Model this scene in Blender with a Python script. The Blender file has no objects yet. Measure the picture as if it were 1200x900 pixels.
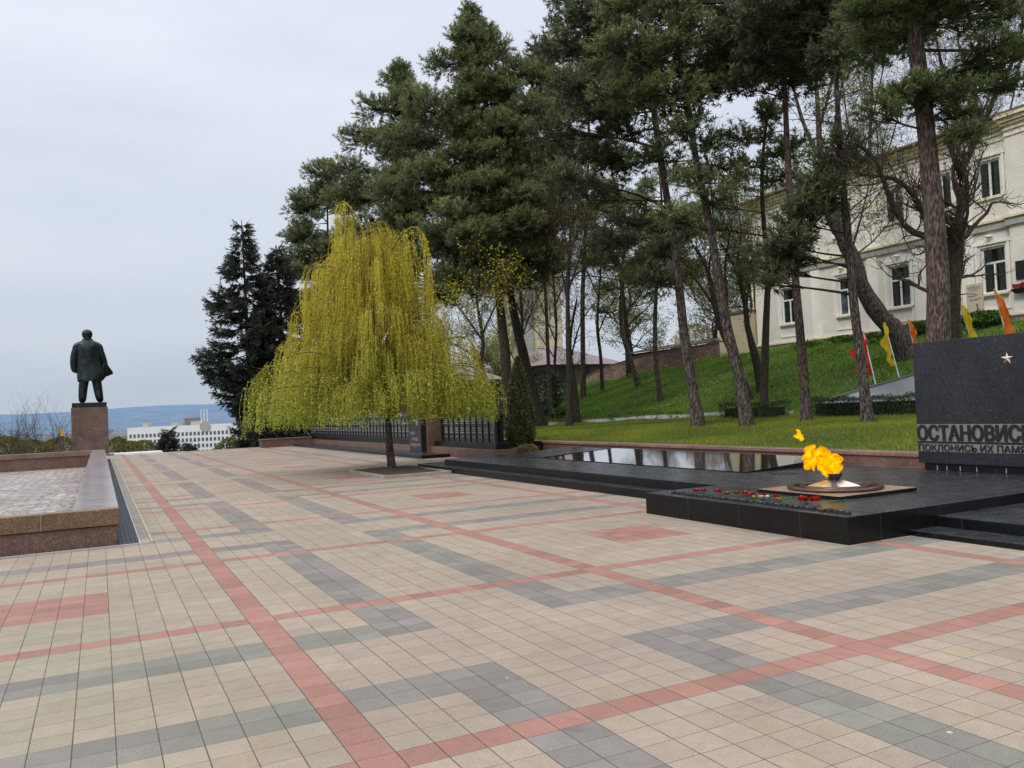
import bpy, math, random
import numpy as np
from mathutils import Vector, Matrix
PI = math.pi
RG = np.random.default_rng(11)
random.seed(5)
scene = bpy.context.scene
COL = scene.collection

# ------------------------------------------------------------------ camera (solved from the paving grid: tiles of 0.2 m)
CAM = np.array([-1.0354336, -3.8579955, 1.6280084])
YAW, PITCH, ROLL, FPX = 0.46801633, 0.02986958, -0.04384555, 960.15775
def _axes():
    cy, sy = math.cos(YAW), math.sin(YAW); cp, sp = math.cos(PITCH), math.sin(PITCH); cr, sr = math.cos(ROLL), math.sin(ROLL)
    f = np.array([sy*cp, cy*cp, sp]); r = np.array([cy, -sy, 0.0]); u = np.cross(r, f)
    return cr*r + sr*u, -sr*r + cr*u, f
AR, AU, AF = _axes()
def ray(px, py): return AF + AR*(px-600)/FPX + AU*(450-py)/FPX
def at(px, py, D): return CAM + ray(px, py)*D
def onX(px, py, X): d = ray(px, py); return CAM + d*(X-CAM[0])/d[0]
def depth(p): return float((np.asarray(p, float)-CAM) @ AF)
cd = bpy.data.cameras.new("camera"); cam = bpy.data.objects.new("camera", cd); COL.objects.link(cam)
cd.sensor_width = 36; cd.lens = FPX/1200*36; cd.clip_start = 0.1; cd.clip_end = 60000
M = Matrix(((AR[0], AU[0], -AF[0], CAM[0]), (AR[1], AU[1], -AF[1], CAM[1]), (AR[2], AU[2], -AF[2], CAM[2]), (0, 0, 0, 1)))
cam.matrix_world = M
scene.camera = cam
scene.view_settings.view_transform = 'Standard'; scene.view_settings.look = 'None'; scene.view_settings.exposure = 0; scene.view_settings.gamma = 1

# ------------------------------------------------------------------ materials
def newmat(name):
    m = bpy.data.materials.new(name); m.use_nodes = True
    nt = m.node_tree; b = nt.nodes["Principled BSDF"]
    return m, nt, b
def N(nt, t, **kw):
    n = nt.nodes.new(t)
    for k, v in kw.items():
        if k in ('inputs',):
            for kk, vv in v.items(): n.inputs[kk].default_value = vv
        else: setattr(n, k, v)
    return n
def rgba(c): return (c[0], c[1], c[2], 1)
def ramp(nt, stops):
    r = nt.nodes.new('ShaderNodeValToRGB'); e = r.color_ramp.elements
    e[0].position, e[0].color = stops[0][0], rgba(stops[0][1])
    e[1].position, e[1].color = stops[-1][0], rgba(stops[-1][1])
    for p, c in stops[1:-1]:
        x = e.new(p); x.color = rgba(c)
    return r
def mixc(nt, f, a, b, mode='MIX'):
    m = nt.nodes.new('ShaderNodeMix'); m.data_type = 'RGBA'; m.blend_type = mode
    for sock, v in ((m.inputs[0], f), (m.inputs[6], a), (m.inputs[7], b)):
        if isinstance(v, bpy.types.NodeSocket): nt.links.new(v, sock)
        elif isinstance(v, (int, float)): sock.default_value = v
        else: sock.default_value = rgba(v)
    return m.outputs[2]
def math_(nt, op, a, b=None, c=None):
    m = nt.nodes.new('ShaderNodeMath'); m.operation = op
    for i, v in enumerate((a, b, c)):
        if v is None: continue
        if isinstance(v, bpy.types.NodeSocket): nt.links.new(v, m.inputs[i])
        else: m.inputs[i].default_value = v
    return m.outputs[0]
def coords(nt, scale=(1, 1, 1)):
    tc = nt.nodes.new('ShaderNodeTexCoord'); mp = nt.nodes.new('ShaderNodeMapping')
    mp.inputs['Scale'].default_value = scale
    nt.links.new(tc.outputs['Object'], mp.inputs['Vector']); return mp.outputs[0]
def noise(nt, vec, scale, detail=4, rough=.55):
    n = N(nt, 'ShaderNodeTexNoise'); n.inputs['Scale'].default_value = scale
    n.inputs['Detail'].default_value = detail; n.inputs['Roughness'].default_value = rough
    nt.links.new(vec, n.inputs['Vector']); return n.outputs['Fac']
def bump(nt, b, h, strength=.3, dist=.01):
    n = N(nt, 'ShaderNodeBump'); n.inputs['Strength'].default_value = strength; n.inputs['Distance'].default_value = dist
    nt.links.new(h, n.inputs['Height']); nt.links.new(n.outputs[0], b.inputs['Normal'])
def simple(name, c, rough=.6, var=.25, scale=3, bmp=0, metal=0, spec=.5, fine=60):
    m, nt, b = newmat(name)
    v = coords(nt); n = noise(nt, v, scale); n2 = noise(nt, v, fine, 2)
    r = ramp(nt, [(.3, [x*(1-var) for x in c]), (.7, [min(1, x*(1+var*.6)) for x in c])])
    mm = math_(nt, 'MULTIPLY_ADD', n2, .3, math_(nt, 'MULTIPLY', n, .7)); nt.links.new(mm, r.inputs[0])
    nt.links.new(r.outputs[0], b.inputs['Base Color']); b.inputs['Roughness'].default_value = rough
    b.inputs['Metallic'].default_value = metal; b.inputs['Specular IOR Level'].default_value = spec
    if bmp: bump(nt, b, n2, bmp, .005)
    return m
def granite(name, base, dark, light, rough=.35, rvar=.2, scale=140, big=.8, joints=None, stain=(.5, 1.0), bstr=.04):
    m, nt, b = newmat(name)
    v = coords(nt)
    vo = N(nt, 'ShaderNodeTexVoronoi'); vo.inputs['Scale'].default_value = scale; nt.links.new(v, vo.inputs['Vector'])
    sep = N(nt, 'ShaderNodeSeparateColor'); nt.links.new(vo.outputs['Color'], sep.inputs[0])
    r = ramp(nt, [(.0, dark), (.55, base), (.86, base), (1, light)]); nt.links.new(sep.outputs[0], r.inputs[0])
    n = noise(nt, v, big, 5, .65)
    rr = ramp(nt, [(.3, [stain[0]]*3), (.7, [stain[1]]*3)]); nt.links.new(n, rr.inputs[0])
    c = mixc(nt, 1.0, r.outputs[0], rr.outputs[0], 'MULTIPLY')
    hgt = n
    if joints:      # (period x, period y, period z, width, colour)
        s = N(nt, 'ShaderNodeSeparateXYZ'); nt.links.new(v, s.inputs[0]); acc = None
        for i in range(3):
            if joints[i]:
                f = math_(nt, 'FRACT', math_(nt, 'DIVIDE', math_(nt, 'ADD', s.outputs[i], joints[i]*.37), joints[i]))
                k = math_(nt, 'LESS_THAN', math_(nt, 'MULTIPLY', math_(nt, 'ABSOLUTE', math_(nt, 'SUBTRACT', f, .5)), joints[i]), joints[3])
                acc = k if acc is None else math_(nt, 'MAXIMUM', acc, k)
        c = mixc(nt, math_(nt, 'MULTIPLY', acc, .8), c, joints[4])
    nt.links.new(c, b.inputs['Base Color'])
    n3 = noise(nt, v, 4, 4)
    nt.links.new(math_(nt, 'MULTIPLY_ADD', n3, rvar, rough-rvar*.5), b.inputs['Roughness'])
    bump(nt, b, noise(nt, v, 30, 3), bstr, .01)
    return m
def colmat(name, rough=.6, trans=0, spec=.3, noise_amt=0):
    m, nt, b = newmat(name)
    a = N(nt, 'ShaderNodeAttribute'); a.attribute_name = 'Col'
    nt.links.new(a.outputs['Color'], b.inputs['Base Color']); b.inputs['Roughness'].default_value = rough
    b.inputs['Specular IOR Level'].default_value = spec
    if trans:
        t = N(nt, 'ShaderNodeBsdfTranslucent'); nt.links.new(a.outputs['Color'], t.inputs[0])
        mx = N(nt, 'ShaderNodeMixShader'); mx.inputs[0].default_value = trans
        nt.links.new(b.outputs[0], mx.inputs[1]); nt.links.new(t.outputs[0], mx.inputs[2])
        nt.links.new(mx.outputs[0], nt.nodes['Material Output'].inputs[0])
    return m
def barkmat(name, c1, c2, scale=22, zs=.22, bstr=.9):
    m, nt, b = newmat(name)
    v = coords(nt, (1, 1, zs)); n = noise(nt, v, scale, 6, .7)
    vo = N(nt, 'ShaderNodeTexVoronoi'); vo.inputs['Scale'].default_value = scale*1.6; nt.links.new(v, vo.inputs['Vector'])
    r = ramp(nt, [(.28, [x*.45 for x in c1]), (.52, c1), (.80, c2)])
    nt.links.new(math_(nt, 'MULTIPLY_ADD', vo.outputs['Distance'], .35, math_(nt, 'MULTIPLY', n, .8)), r.inputs[0])
    nt.links.new(r.outputs[0], b.inputs['Base Color']); b.inputs['Roughness'].default_value = .9
    b.inputs['Specular IOR Level'].default_value = .2
    bump(nt, b, r.outputs[0], bstr, .03)
    return m

MT = {}
MT['black'] = granite('black_granite', (.017, .018, .021), (.008, .009, .011), (.05, .05, .055), .34, .2, 170, .9, stain=(.6, 1.25))
MT['black_top'] = granite('black_granite_worn', (.034, .038, .045), (.018, .021, .026), (.085, .09, .10), .27, .30, 60, 2.6, joints=(.6, .6, 0, .004, (.012, .012, .014)), stain=(.5, 1.35), bstr=.03)
MT['black_face'] = granite('black_granite_riser', (.006, .006, .007), (.003, .003, .004), (.03, .03, .032), .30, .12, 150, 1.2, joints=(1.0, 1.0, 0, .003, (.06, .06, .06)), stain=(.5, 1.2))
MT['black_face'].node_tree.nodes['Principled BSDF'].inputs['Specular IOR Level'].default_value = .28
MT['black_wall'] = granite('black_granite_wall', (.017, .019, .022), (.007, .008, .010), (.045, .05, .055), .30, .15, 55, 1.0, stain=(.6, 1.5))
MT['mirror'] = granite('polished_granite', (.02, .022, .026), (.012, .013, .016), (.03, .032, .036), .09, .06, 200, 1, stain=(.8, 1.1), bstr=.012)
MT['mirror'].node_tree.nodes['Principled BSDF'].inputs['Specular IOR Level'].default_value = 1.0
MT['mirror'].node_tree.nodes['Principled BSDF'].inputs['Coat Weight'].default_value = 1.0
MT['mirror'].node_tree.nodes['Principled BSDF'].inputs['Coat IOR'].default_value = 2.2
MT['mirror'].node_tree.nodes['Principled BSDF'].inputs['Coat Roughness'].default_value = .05
MT['red'] = granite('red_granite', (.195, .108, .080), (.09, .042, .032), (.33, .22, .17), .42, .15, 90, 1.3, joints=(1.2, 1.2, 0, .004, (.05, .03, .025)), stain=(.6, 1.15))
MT['red_pol'] = granite('pale_pink_coping', (.40, .34, .34), (.32, .25, .25), (.5, .45, .44), .22, .16, 70, 1.7, joints=(0, 0, 0, .004, (0, 0, 0)), stain=(.75, 1.2))
MT['brown_cop'] = granite('brown_sandstone', (.20, .115, .062), (.11, .06, .035), (.30, .2, .12), .5, .2, 60, 1.4, joints=(1.05, 0, 0, .004, (.35, .28, .2)), stain=(.55, 1.2))
MT['ped'] = granite('brown_granite_blocks', (.155, .100, .078), (.08, .048, .038), (.26, .19, .155), .4, .15, 40, 1.3, joints=(.9, .9, .85, .008, (.08, .05, .04)), stain=(.6, 1.3))
MT['pink'] = granite('pink_granite', (.35, .22, .17), (.2, .12, .09), (.5, .38, .32), .3, .2, 110, 2, stain=(.7, 1.1))
MT['wallcope'] = granite('pink_coping_stone', (.30, .17, .14), (.18, .1, .08), (.45, .3, .26), .5, .15, 90, 1.5, joints=(0, .9, 0, .005, (.1, .06, .05)))
MT['white_stone'] = simple('white_stone', (.62, .62, .62), .5, .2, 1.5)
MT['whitewash'] = simple('whitewashed_concrete', (.60, .62, .68), .7, .25, 1.6, .2)
MT['concrete'] = simple('old_concrete', (.30, .27, .23), .85, .3, 3, .4)
MT['curbw'] = simple('light_kerb_stone', (.50, .50, .50), .8, .3, 4, .3)
MT['soil'] = simple('soil', (.07, .045, .032), .95, .5, 14, .9, fine=90)
MT['gravel'] = simple('gravel', (.12, .085, .07), .95, .5, 20, .9, fine=120)
MT['bronze'] = simple('dark_bronze', (.030, .040, .042), .42, .5, 5, .15, .75)
MT['grate'] = simple('iron_grate', (.07, .08, .10), .45, .4, 8, .2, .6)
MT['dark'] = simple('dark_recess', (.012, .012, .013), .7, .2)
MT['metal_brown'] = simple('brown_metal', (.12, .075, .055), .35, .3, 8, .1, .7)
MT['steel'] = simple('brushed_star_metal', (.62, .60, .57), .22, .15, 8, 0, .9)
MT['gold'] = simple('pale_bronze', (.75, .55, .45), .28, .1, 8, 0, .8)
MT['letters'] = simple('dark_letters', (.010, .010, .012), .45, .2)
MT['strip'] = simple('grey_letter_band', (.21, .205, .19), .6, .3, 12, .1)
MT['glass'] = simple('window_glass', (.018, .022, .024), .06, .3, .6, 0, 0, 1.0)
MT['curtain'] = simple('curtain', (.62, .64, .63), .9, .4, 9)
MT['frame'] = simple('white_window_frame', (.72, .73, .75), .5, .08)
MT['sill'] = simple('cream_trim', (.72, .64, .46), .7, .15, 3)
MT['greytrim'] = simple('grey_trim', (.36, .36, .33), .8, .2, 3)
MT['rust'] = simple('rusty_roof_edge', (.16, .10, .07), .8, .4, 4)
MT['roofgrey'] = simple('grey_roof', (.28, .27, .28), .7, .2, 2)
MT['roofpurple'] = simple('faded_purple_roof', (.19, .145, .16), .7, .25, 1.5)
MT['beige'] = simple('beige_plaster', (.56, .47, .32), .85, .15, 1.5)
MT['yellowplaster'] = simple('pale_yellow_plaster', (.50, .45, .32), .85, .15, 1.5)
MT['wood'] = simple('weathered_wood', (.10, .07, .055), .9, .4, 6)
MT['skin'] = simple('skin', (.35, .20, .15), .6, .1)
MT['jacket'] = simple('dark_olive_jacket', (.035, .03, .028), .9, .3)
MT['hair'] = simple('dark_hair', (.012, .010, .009), .8, .2)
MT['candle'] = simple('dark_candle_cup', (.035, .035, .038), .25, .3, 30)
MT['wax'] = simple('grey_wax', (.34, .34, .35), .35, .4, 20)
MT['redpetal'] = simple('red_petals', (.62, .035, .02), .6, .35, 60)
MT['whitepetal'] = simple('white_petals', (.75, .72, .6), .6, .15, 60)
MT['yellowpetal'] = simple('yellow_petals', (.75, .50, .03), .6, .15, 60)
MT['stem'] = simple('green_stem', (.06, .15, .03), .6, .3, 30)
def clothmat(name, c):
    m, nt, b = newmat(name); b.inputs['Base Color'].default_value = rgba(c); b.inputs['Roughness'].default_value = .7
    v = coords(nt); r = ramp(nt, [(.3, [x*.8 for x in c]), (.7, c)]); nt.links.new(noise(nt, v, 6), r.inputs[0]); nt.links.new(r.outputs[0], b.inputs['Base Color'])
    t = N(nt, 'ShaderNodeBsdfTranslucent'); t.inputs[0].default_value = rgba(c); mx = N(nt, 'ShaderNodeMixShader'); mx.inputs[0].default_value = .4
    nt.links.new(b.outputs[0], mx.inputs[1]); nt.links.new(t.outputs[0], mx.inputs[2]); nt.links.new(mx.outputs[0], nt.nodes['Material Output'].inputs[0])
    return m
MT['flagred'] = clothmat('red_cloth', (.62, .03, .02)); MT['flagyellow'] = clothmat('yellow_cloth', (.85, .60, .02)); MT['flagorange'] = clothmat('orange_cloth', (.85, .22, .02))
MT['needle'] = colmat('pine_needles', .55, .25, .35)
MT['leaf'] = colmat('spring_leaves', .55, .4, .3)
MT['willow'] = colmat('willow_leaves', .6, .45, .25)
MT['grass'] = colmat('grass_blades', .6, .35, .25)
MT['hedge'] = colmat('hedge_leaves', .5, .15, .4)
MT['bark'] = barkmat('pine_bark', (.034, .026, .023), (.215, .180, .162))
MT['bark_red'] = barkmat('reddish_pine_bark', (.045, .031, .026), (.21, .160, .140))
MT['bark_dark'] = barkmat('dark_bark', (.034, .027, .021), (.085, .068, .052), 18, .3)
MT['bark_grey'] = barkmat('grey_twig_bark', (.06, .045, .035), (.13, .10, .08), 12, .5)
MT['bark_willow'] = barkmat('willow_bark', (.16, .13, .035), (.34, .28, .07), 12, .5, .3)

def brick(name, c1, c2, mortar, bw, bh, ms, plane='YZ', rough=.85, bstr=.4, mottle=.3):
    m, nt, b = newmat(name)
    tc = N(nt, 'ShaderNodeTexCoord'); s = N(nt, 'ShaderNodeSeparateXYZ'); cbn = N(nt, 'ShaderNodeCombineXYZ')
    nt.links.new(tc.outputs['Object'], s.inputs[0])
    if plane == 'YZ': nt.links.new(s.outputs[1], cbn.inputs[0]); nt.links.new(s.outputs[2], cbn.inputs[1])
    elif plane == 'XZ': nt.links.new(s.outputs[0], cbn.inputs[0]); nt.links.new(s.outputs[2], cbn.inputs[1])
    else: nt.links.new(s.outputs[0], cbn.inputs[0]); nt.links.new(s.outputs[1], cbn.inputs[1])
    t = N(nt, 'ShaderNodeTexBrick'); t.inputs['Scale'].default_value = 1; t.inputs['Brick Width'].default_value = bw; t.inputs['Row Height'].default_value = bh
    t.inputs['Mortar Size'].default_value = ms; t.inputs['Color1'].default_value = rgba(c1); t.inputs['Color2'].default_value = rgba(c2); t.inputs['Mortar'].default_value = rgba(mortar)
    nt.links.new(cbn.outputs[0], t.inputs['Vector'])
    n = noise(nt, tc.outputs['Object'], 1.1, 6, .7); rr = ramp(nt, [(.3, [1-mottle]*3), (.7, [1+mottle*.3]*3)]); nt.links.new(n, rr.inputs[0])
    n2 = noise(nt, tc.outputs['Object'], 25, 3); rr2 = ramp(nt, [(.3, [.8]*3), (.7, [1.1]*3)]); nt.links.new(n2, rr2.inputs[0])
    c = mixc(nt, 1.0, t.outputs['Color'], rr.outputs[0], 'MULTIPLY'); c = mixc(nt, 1.0, c, rr2.outputs[0], 'MULTIPLY')
    nt.links.new(c, b.inputs['Base Color']); b.inputs['Roughness'].default_value = rough
    bump(nt, b, math_(nt, 'SUBTRACT', n2, t.outputs['Fac']), bstr, .02)
    return m
MT['cream'] = brick('cream_painted_brick', (.82, .785, .725), (.78, .745, .69), (.68, .65, .60), .26, .085, .008, bstr=.5, mottle=.14)
MT['creamx'] = brick('cream_painted_brick_side', (.80, .74, .62), (.76, .70, .58), (.66, .61, .52), .26, .085, .008, 'XZ', bstr=.5, mottle=.14)
MT['creamplain'] = simple('cream_plaster', (.82, .785, .71), .85, .12, 1.2, .1)
MT['stonebase'] = brick('grey_stone_base', (.30, .27, .24), (.23, .21, .19), (.14, .12, .11), .55, .24, .02, mottle=.3)
MT['redbrick'] = brick('weathered_red_brick', (.40, .19, .13), (.17, .095, .075), (.22, .17, .14), .42, .17, .03, mottle=.6, bstr=.9)
def cobblemat():
    m, nt, b = newmat('old_cobbles'); v = coords(nt, (3.4, 4.6, 1)); dn = noise(nt, v, .7, 3)
    ad = N(nt, 'ShaderNodeVectorMath'); ad.operation = 'ADD'; nt.links.new(v, ad.inputs[0]); cb = N(nt, 'ShaderNodeCombineXYZ'); nt.links.new(math_(nt, 'MULTIPLY', dn, 1.2), cb.inputs[0]); nt.links.new(cb.outputs[0], ad.inputs[1])
    e = N(nt, 'ShaderNodeTexVoronoi'); e.feature = 'DISTANCE_TO_EDGE'; e.inputs['Scale'].default_value = 1; e.inputs['Randomness'].default_value = .65; nt.links.new(ad.outputs[0], e.inputs['Vector'])
    f = N(nt, 'ShaderNodeTexVoronoi'); f.inputs['Scale'].default_value = 1; f.inputs['Randomness'].default_value = .65; nt.links.new(ad.outputs[0], f.inputs['Vector'])
    sp_ = N(nt, 'ShaderNodeSeparateColor'); nt.links.new(f.outputs['Color'], sp_.inputs[0]); r = ramp(nt, [(0, (.24, .20, .175)), (.5, (.36, .32, .30)), (1, (.46, .43, .41))]); nt.links.new(sp_.outputs[0], r.inputs[0])
    k = N(nt, 'ShaderNodeMapRange'); nt.links.new(e.outputs['Distance'], k.inputs[0]); k.inputs[1].default_value = .02; k.inputs[2].default_value = .09
    n1 = noise(nt, coords(nt), .5, 5); r1 = ramp(nt, [(.35, (.72, .66, .60)), (.65, (1.1, 1.1, 1.1))]); nt.links.new(n1, r1.inputs[0])
    c = mixc(nt, k.outputs[0], (.10, .085, .07), r.outputs[0]); c = mixc(nt, 1, c, r1.outputs[0], 'MULTIPLY'); nt.links.new(c, b.inputs['Base Color']); b.inputs['Roughness'].default_value = .42
    bump(nt, b, k.outputs[0], .8, .03); return m
MT['cobble'] = cobblemat()
MT['apart'] = brick('cream_apartment_panels', (.56, .47, .33), (.52, .44, .31), (.40, .33, .24), 3.1, 2.8, .05, 'XZ', mottle=.1)

# ------------------------------------------------------------------ mesh helpers
def link(o, parent=None):
    COL.objects.link(o)
    if parent is not None: o.parent = parent
    return o
def tag(o, label=None, cat=None, group=None, kind=None):
    if label: o['label'] = label
    if cat: o['category'] = cat
    if group: o['group'] = group
    if kind: o['kind'] = kind
    return o
def empty(name, loc, label, cat, group=None, rz=0):
    o = bpy.data.objects.new(name, None); o.location = [float(x) for x in loc]; o.rotation_euler = (0, 0, rz); o.empty_display_size = .2
    COL.objects.link(o); tag(o, label, cat, group); return o
class MB:
    """collects vertices/faces in world coordinates, links ONE mesh object"""
    def __init__(s): s.v = []; s.f = []; s.m = []
    def quad(s, pts, m=0):
        n = len(s.v); s.v += [tuple(map(float, p)) for p in pts]; s.f.append(tuple(range(n, n+len(pts)))); s.m.append(m)
    def hexa(s, p, m=0, mt=None):   # 8 points: bottom 4 ccw, top 4 ccw
        n = len(s.v); s.v += [tuple(map(float, q)) for q in p]
        for i, f in enumerate(((0, 3, 2, 1), (4, 5, 6, 7), (0, 1, 5, 4), (1, 2, 6, 5), (2, 3, 7, 6), (3, 0, 4, 7))):
            s.f.append(tuple(n+k for k in f)); s.m.append(mt if (mt is not None and i == 1) else m)
    def box(s, x0, x1, y0, y1, z0, z1, m=0, mt=None):
        s.hexa([(x0, y0, z0), (x1, y0, z0), (x1, y1, z0), (x0, y1, z0), (x0, y0, z1), (x1, y0, z1), (x1, y1, z1), (x0, y1, z1)], m, mt)
    def lathe(s, prof, seg=20, m=0, c=(0, 0, 0), cap=True):
        n = len(s.v)
        for r, z in prof:
            for k in range(seg):
                a = 2*PI*k/seg; s.v.append((c[0]+r*math.cos(a), c[1]+r*math.sin(a), c[2]+z))
        for i in range(len(prof)-1):
            for k in range(seg):
                k2 = (k+1) % seg; s.f.append((n+i*seg+k, n+i*seg+k2, n+(i+1)*seg+k2, n+(i+1)*seg+k)); s.m.append(m)
        if cap:
            s.f.append(tuple(n+(len(prof)-1)*seg+k for k in range(seg))); s.m.append(m)
            s.f.append(tuple(n+k for k in reversed(range(seg)))); s.m.append(m)
    def tube(s, pts, rad, seg=8, m=0):
        V, F = tubes(np.array(pts, float)[None], np.array(rad, float)[None], seg)
        n = len(s.v); s.v += [tuple(x) for x in V.tolist()]; s.f += [tuple(n+k for k in f) for f in F.tolist()]; s.m += [m]*len(F)
    def build(s, name, mats, parent=None, smooth=False, bevel=0, origin=None):
        me = bpy.data.meshes.new(name)
        V = np.array(s.v, float)
        base = np.zeros(3)
        if parent is not None: base = np.array(parent.matrix_basis.translation)
        elif origin is not None: base = np.array(origin, float)
        V = V-base
        me.from_pydata(V.tolist(), [], s.f)
        for mt in (mats if isinstance(mats, (list, tuple)) else [mats]): me.materials.append(mt)
        me.polygons.foreach_set('material_index', s.m)
        if smooth: me.polygons.foreach_set('use_smooth', [True]*len(me.polygons))
        me.update()
        o = bpy.data.objects.new(name, me)
        if parent is None and origin is not None: o.location = base
        link(o, parent)
        if bevel:
            b = o.modifiers.new('bevel', 'BEVEL'); b.width = bevel; b.segments = 2; b.limit_method = 'ANGLE'
        return o
def tubes(P, R, seg=5):
    """P[n,k,3] R[n,k] -> V, quads"""
    n, k, _ = P.shape
    T = np.gradient(P, axis=1); T /= np.linalg.norm(T, axis=2, keepdims=True)+1e-9
    ref = np.zeros_like(T); ref[..., 0] = 1; par = np.abs(T[..., 0]) > .85; ref[par] = (0, 1, 0)
    A = np.cross(T, ref); A /= np.linalg.norm(A, axis=2, keepdims=True)+1e-9; B = np.cross(T, A)
    th = np.arange(seg)*2*PI/seg
    V = P[:, :, None, :] + R[:, :, None, None]*(A[:, :, None, :]*np.cos(th)[None, None, :, None] + B[:, :, None, :]*np.sin(th)[None, None, :, None])
    V = V.reshape(-1, 3)
    i = np.arange(n)[:, None, None]*k*seg; j = np.arange(k-1)[None, :, None]*seg; s = np.arange(seg)[None, None, :]; s2 = (s+1) % seg
    a = i+j+s; b = i+j+s2; c = i+j+seg+s2; d = i+j+seg+s
    return V, np.stack([a, b, c, d], -1).reshape(-1, 4)
def np_mesh(name, V, F, mat, parent=None, col=None, smooth=False, base=None):
    """F: (n,3) or (n,4) array"""
    me = bpy.data.meshes.new(name)
    if parent is not None: V = V-np.array(parent.matrix_basis.translation)
    elif base is not None: V = V-np.array(base)
    n, w = F.shape
    me.vertices.add(len(V)); me.vertices.foreach_set('co', V.astype(np.float32).ravel())
    me.loops.add(n*w); me.loops.foreach_set('vertex_index', F.astype(np.int32).ravel())
    me.polygons.add(n); me.polygons.foreach_set('loop_start', np.arange(0, n*w, w, dtype=np.int32)); me.polygons.foreach_set('loop_total', np.full(n, w, np.int32))
    if smooth: me.polygons.foreach_set('use_smooth', np.ones(n, bool))
    me.update(calc_edges=True)
    if col is not None:
        a = me.color_attributes.new('Col', 'FLOAT_COLOR', 'POINT')
        c = np.ones((len(V), 4), np.float32); c[:, :3] = col; a.data.foreach_set('color', c.ravel())
    me.materials.append(mat)
    o = bpy.data.objects.new(name, me)
    if parent is None and base is not None: o.location = [float(x) for x in base]
    link(o, parent); return o
def merge(parts):
    V = []; F = []; n = 0
    for v, f in parts: V.append(v); F.append(f+n); n += len(v)
    return np.concatenate(V), np.concatenate(F)
def smooth_path(P, k):
    P = np.array(P, float); t = np.linspace(0, len(P)-1, k); out = []
    for x in t:
        i = min(int(x), len(P)-2); f = x-i
        p0 = P[max(i-1, 0)]; p1 = P[i]; p2 = P[i+1]; p3 = P[min(i+2, len(P)-1)]
        out.append(.5*((2*p1)+(-p0+p2)*f+(2*p0-5*p1+4*p2-p3)*f*f+(-p0+3*p1-3*p2+p3)*f**3))
    return np.array(out)
def unit(v): return v/(np.linalg.norm(v, axis=-1, keepdims=True)+1e-9)

# ------------------------------------------------------------------ terrain heights
def zp(Y): return np.interp(Y, [20, 24.6, 29, 34, 45, 60], [.97, .90, .78, .62, .5, .3])
def zt(Y): return np.interp(Y, [30, 34.7, 42.7, 50, 62, 90], [4.2, 4.0, 3.45, 3.05, 2.4, 0])
def terr(X, Y):
    X = np.asarray(X, float); Y = np.asarray(Y, float)
    a = .5+(zp(Y)-.5)*np.clip((X-12.0)/8.0, 0, 1)
    s = np.clip((X-20.6)/11.2, 0, 1); s = s*.75+.25*s*s*(3-2*s)
    z = a+(zt(Y)-zp(Y))*s
    z = z-np.clip(Y-48, 0, 200)*.10*(1-np.clip((X-20)/15, 0, 1)*.5)
    return z+.03*np.sin(X*1.7)*np.sin(Y*1.3)*np.clip((X-12.3), 0, 1)
def ground_at(px, py, lo=12.0, hi=60.0):
    d = ray(px, py)
    for X in np.arange(lo, hi, .05):
        p = CAM+d*(X-CAM[0])/d[0]
        if p[2] <= terr(p[0], p[1]): return p
    return p

# ------------------------------------------------------------------ world and sun
w = bpy.data.worlds.new("World"); scene.world = w; w.use_nodes = True; nt = w.node_tree
for n in list(nt.nodes): nt.nodes.remove(n)
out = N(nt, 'ShaderNodeOutputWorld'); bg = N(nt, 'ShaderNodeBackground'); sky = N(nt, 'ShaderNodeTexSky')
SUN_EL, SUN_AZ = math.radians(46), math.radians(248)
sky.sky_type = 'NISHITA'; sky.sun_disc = False; sky.sun_elevation = SUN_EL; sky.sun_rotation = SUN_AZ; sky.air_density = 1.5; sky.dust_density = 3
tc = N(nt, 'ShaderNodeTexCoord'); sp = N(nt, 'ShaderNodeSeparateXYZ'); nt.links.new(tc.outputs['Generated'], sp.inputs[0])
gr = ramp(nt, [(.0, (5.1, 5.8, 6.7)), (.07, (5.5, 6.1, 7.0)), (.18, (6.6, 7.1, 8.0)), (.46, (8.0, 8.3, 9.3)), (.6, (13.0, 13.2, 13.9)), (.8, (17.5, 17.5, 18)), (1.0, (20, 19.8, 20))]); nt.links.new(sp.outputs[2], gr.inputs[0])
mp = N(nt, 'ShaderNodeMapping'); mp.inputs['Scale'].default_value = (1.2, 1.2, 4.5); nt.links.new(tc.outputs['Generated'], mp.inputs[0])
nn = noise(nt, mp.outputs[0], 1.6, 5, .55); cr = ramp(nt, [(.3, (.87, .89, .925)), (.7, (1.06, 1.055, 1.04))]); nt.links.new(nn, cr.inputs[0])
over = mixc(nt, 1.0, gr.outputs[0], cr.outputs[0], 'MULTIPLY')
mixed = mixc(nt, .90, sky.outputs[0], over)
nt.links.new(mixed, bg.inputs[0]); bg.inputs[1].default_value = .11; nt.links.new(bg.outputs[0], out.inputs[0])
sl = bpy.data.lights.new("sun", 'SUN'); sl.energy = 1.5; sl.angle = math.radians(16); sl.color = (1, .95, .88)
so = bpy.data.objects.new("sun", sl); COL.objects.link(so)
sd = Vector((math.sin(SUN_AZ)*math.cos(SUN_EL), math.cos(SUN_AZ)*math.cos(SUN_EL), math.sin(SUN_EL)))
so.rotation_euler = sd.to_track_quat('Z', 'Y').to_euler()

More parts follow.
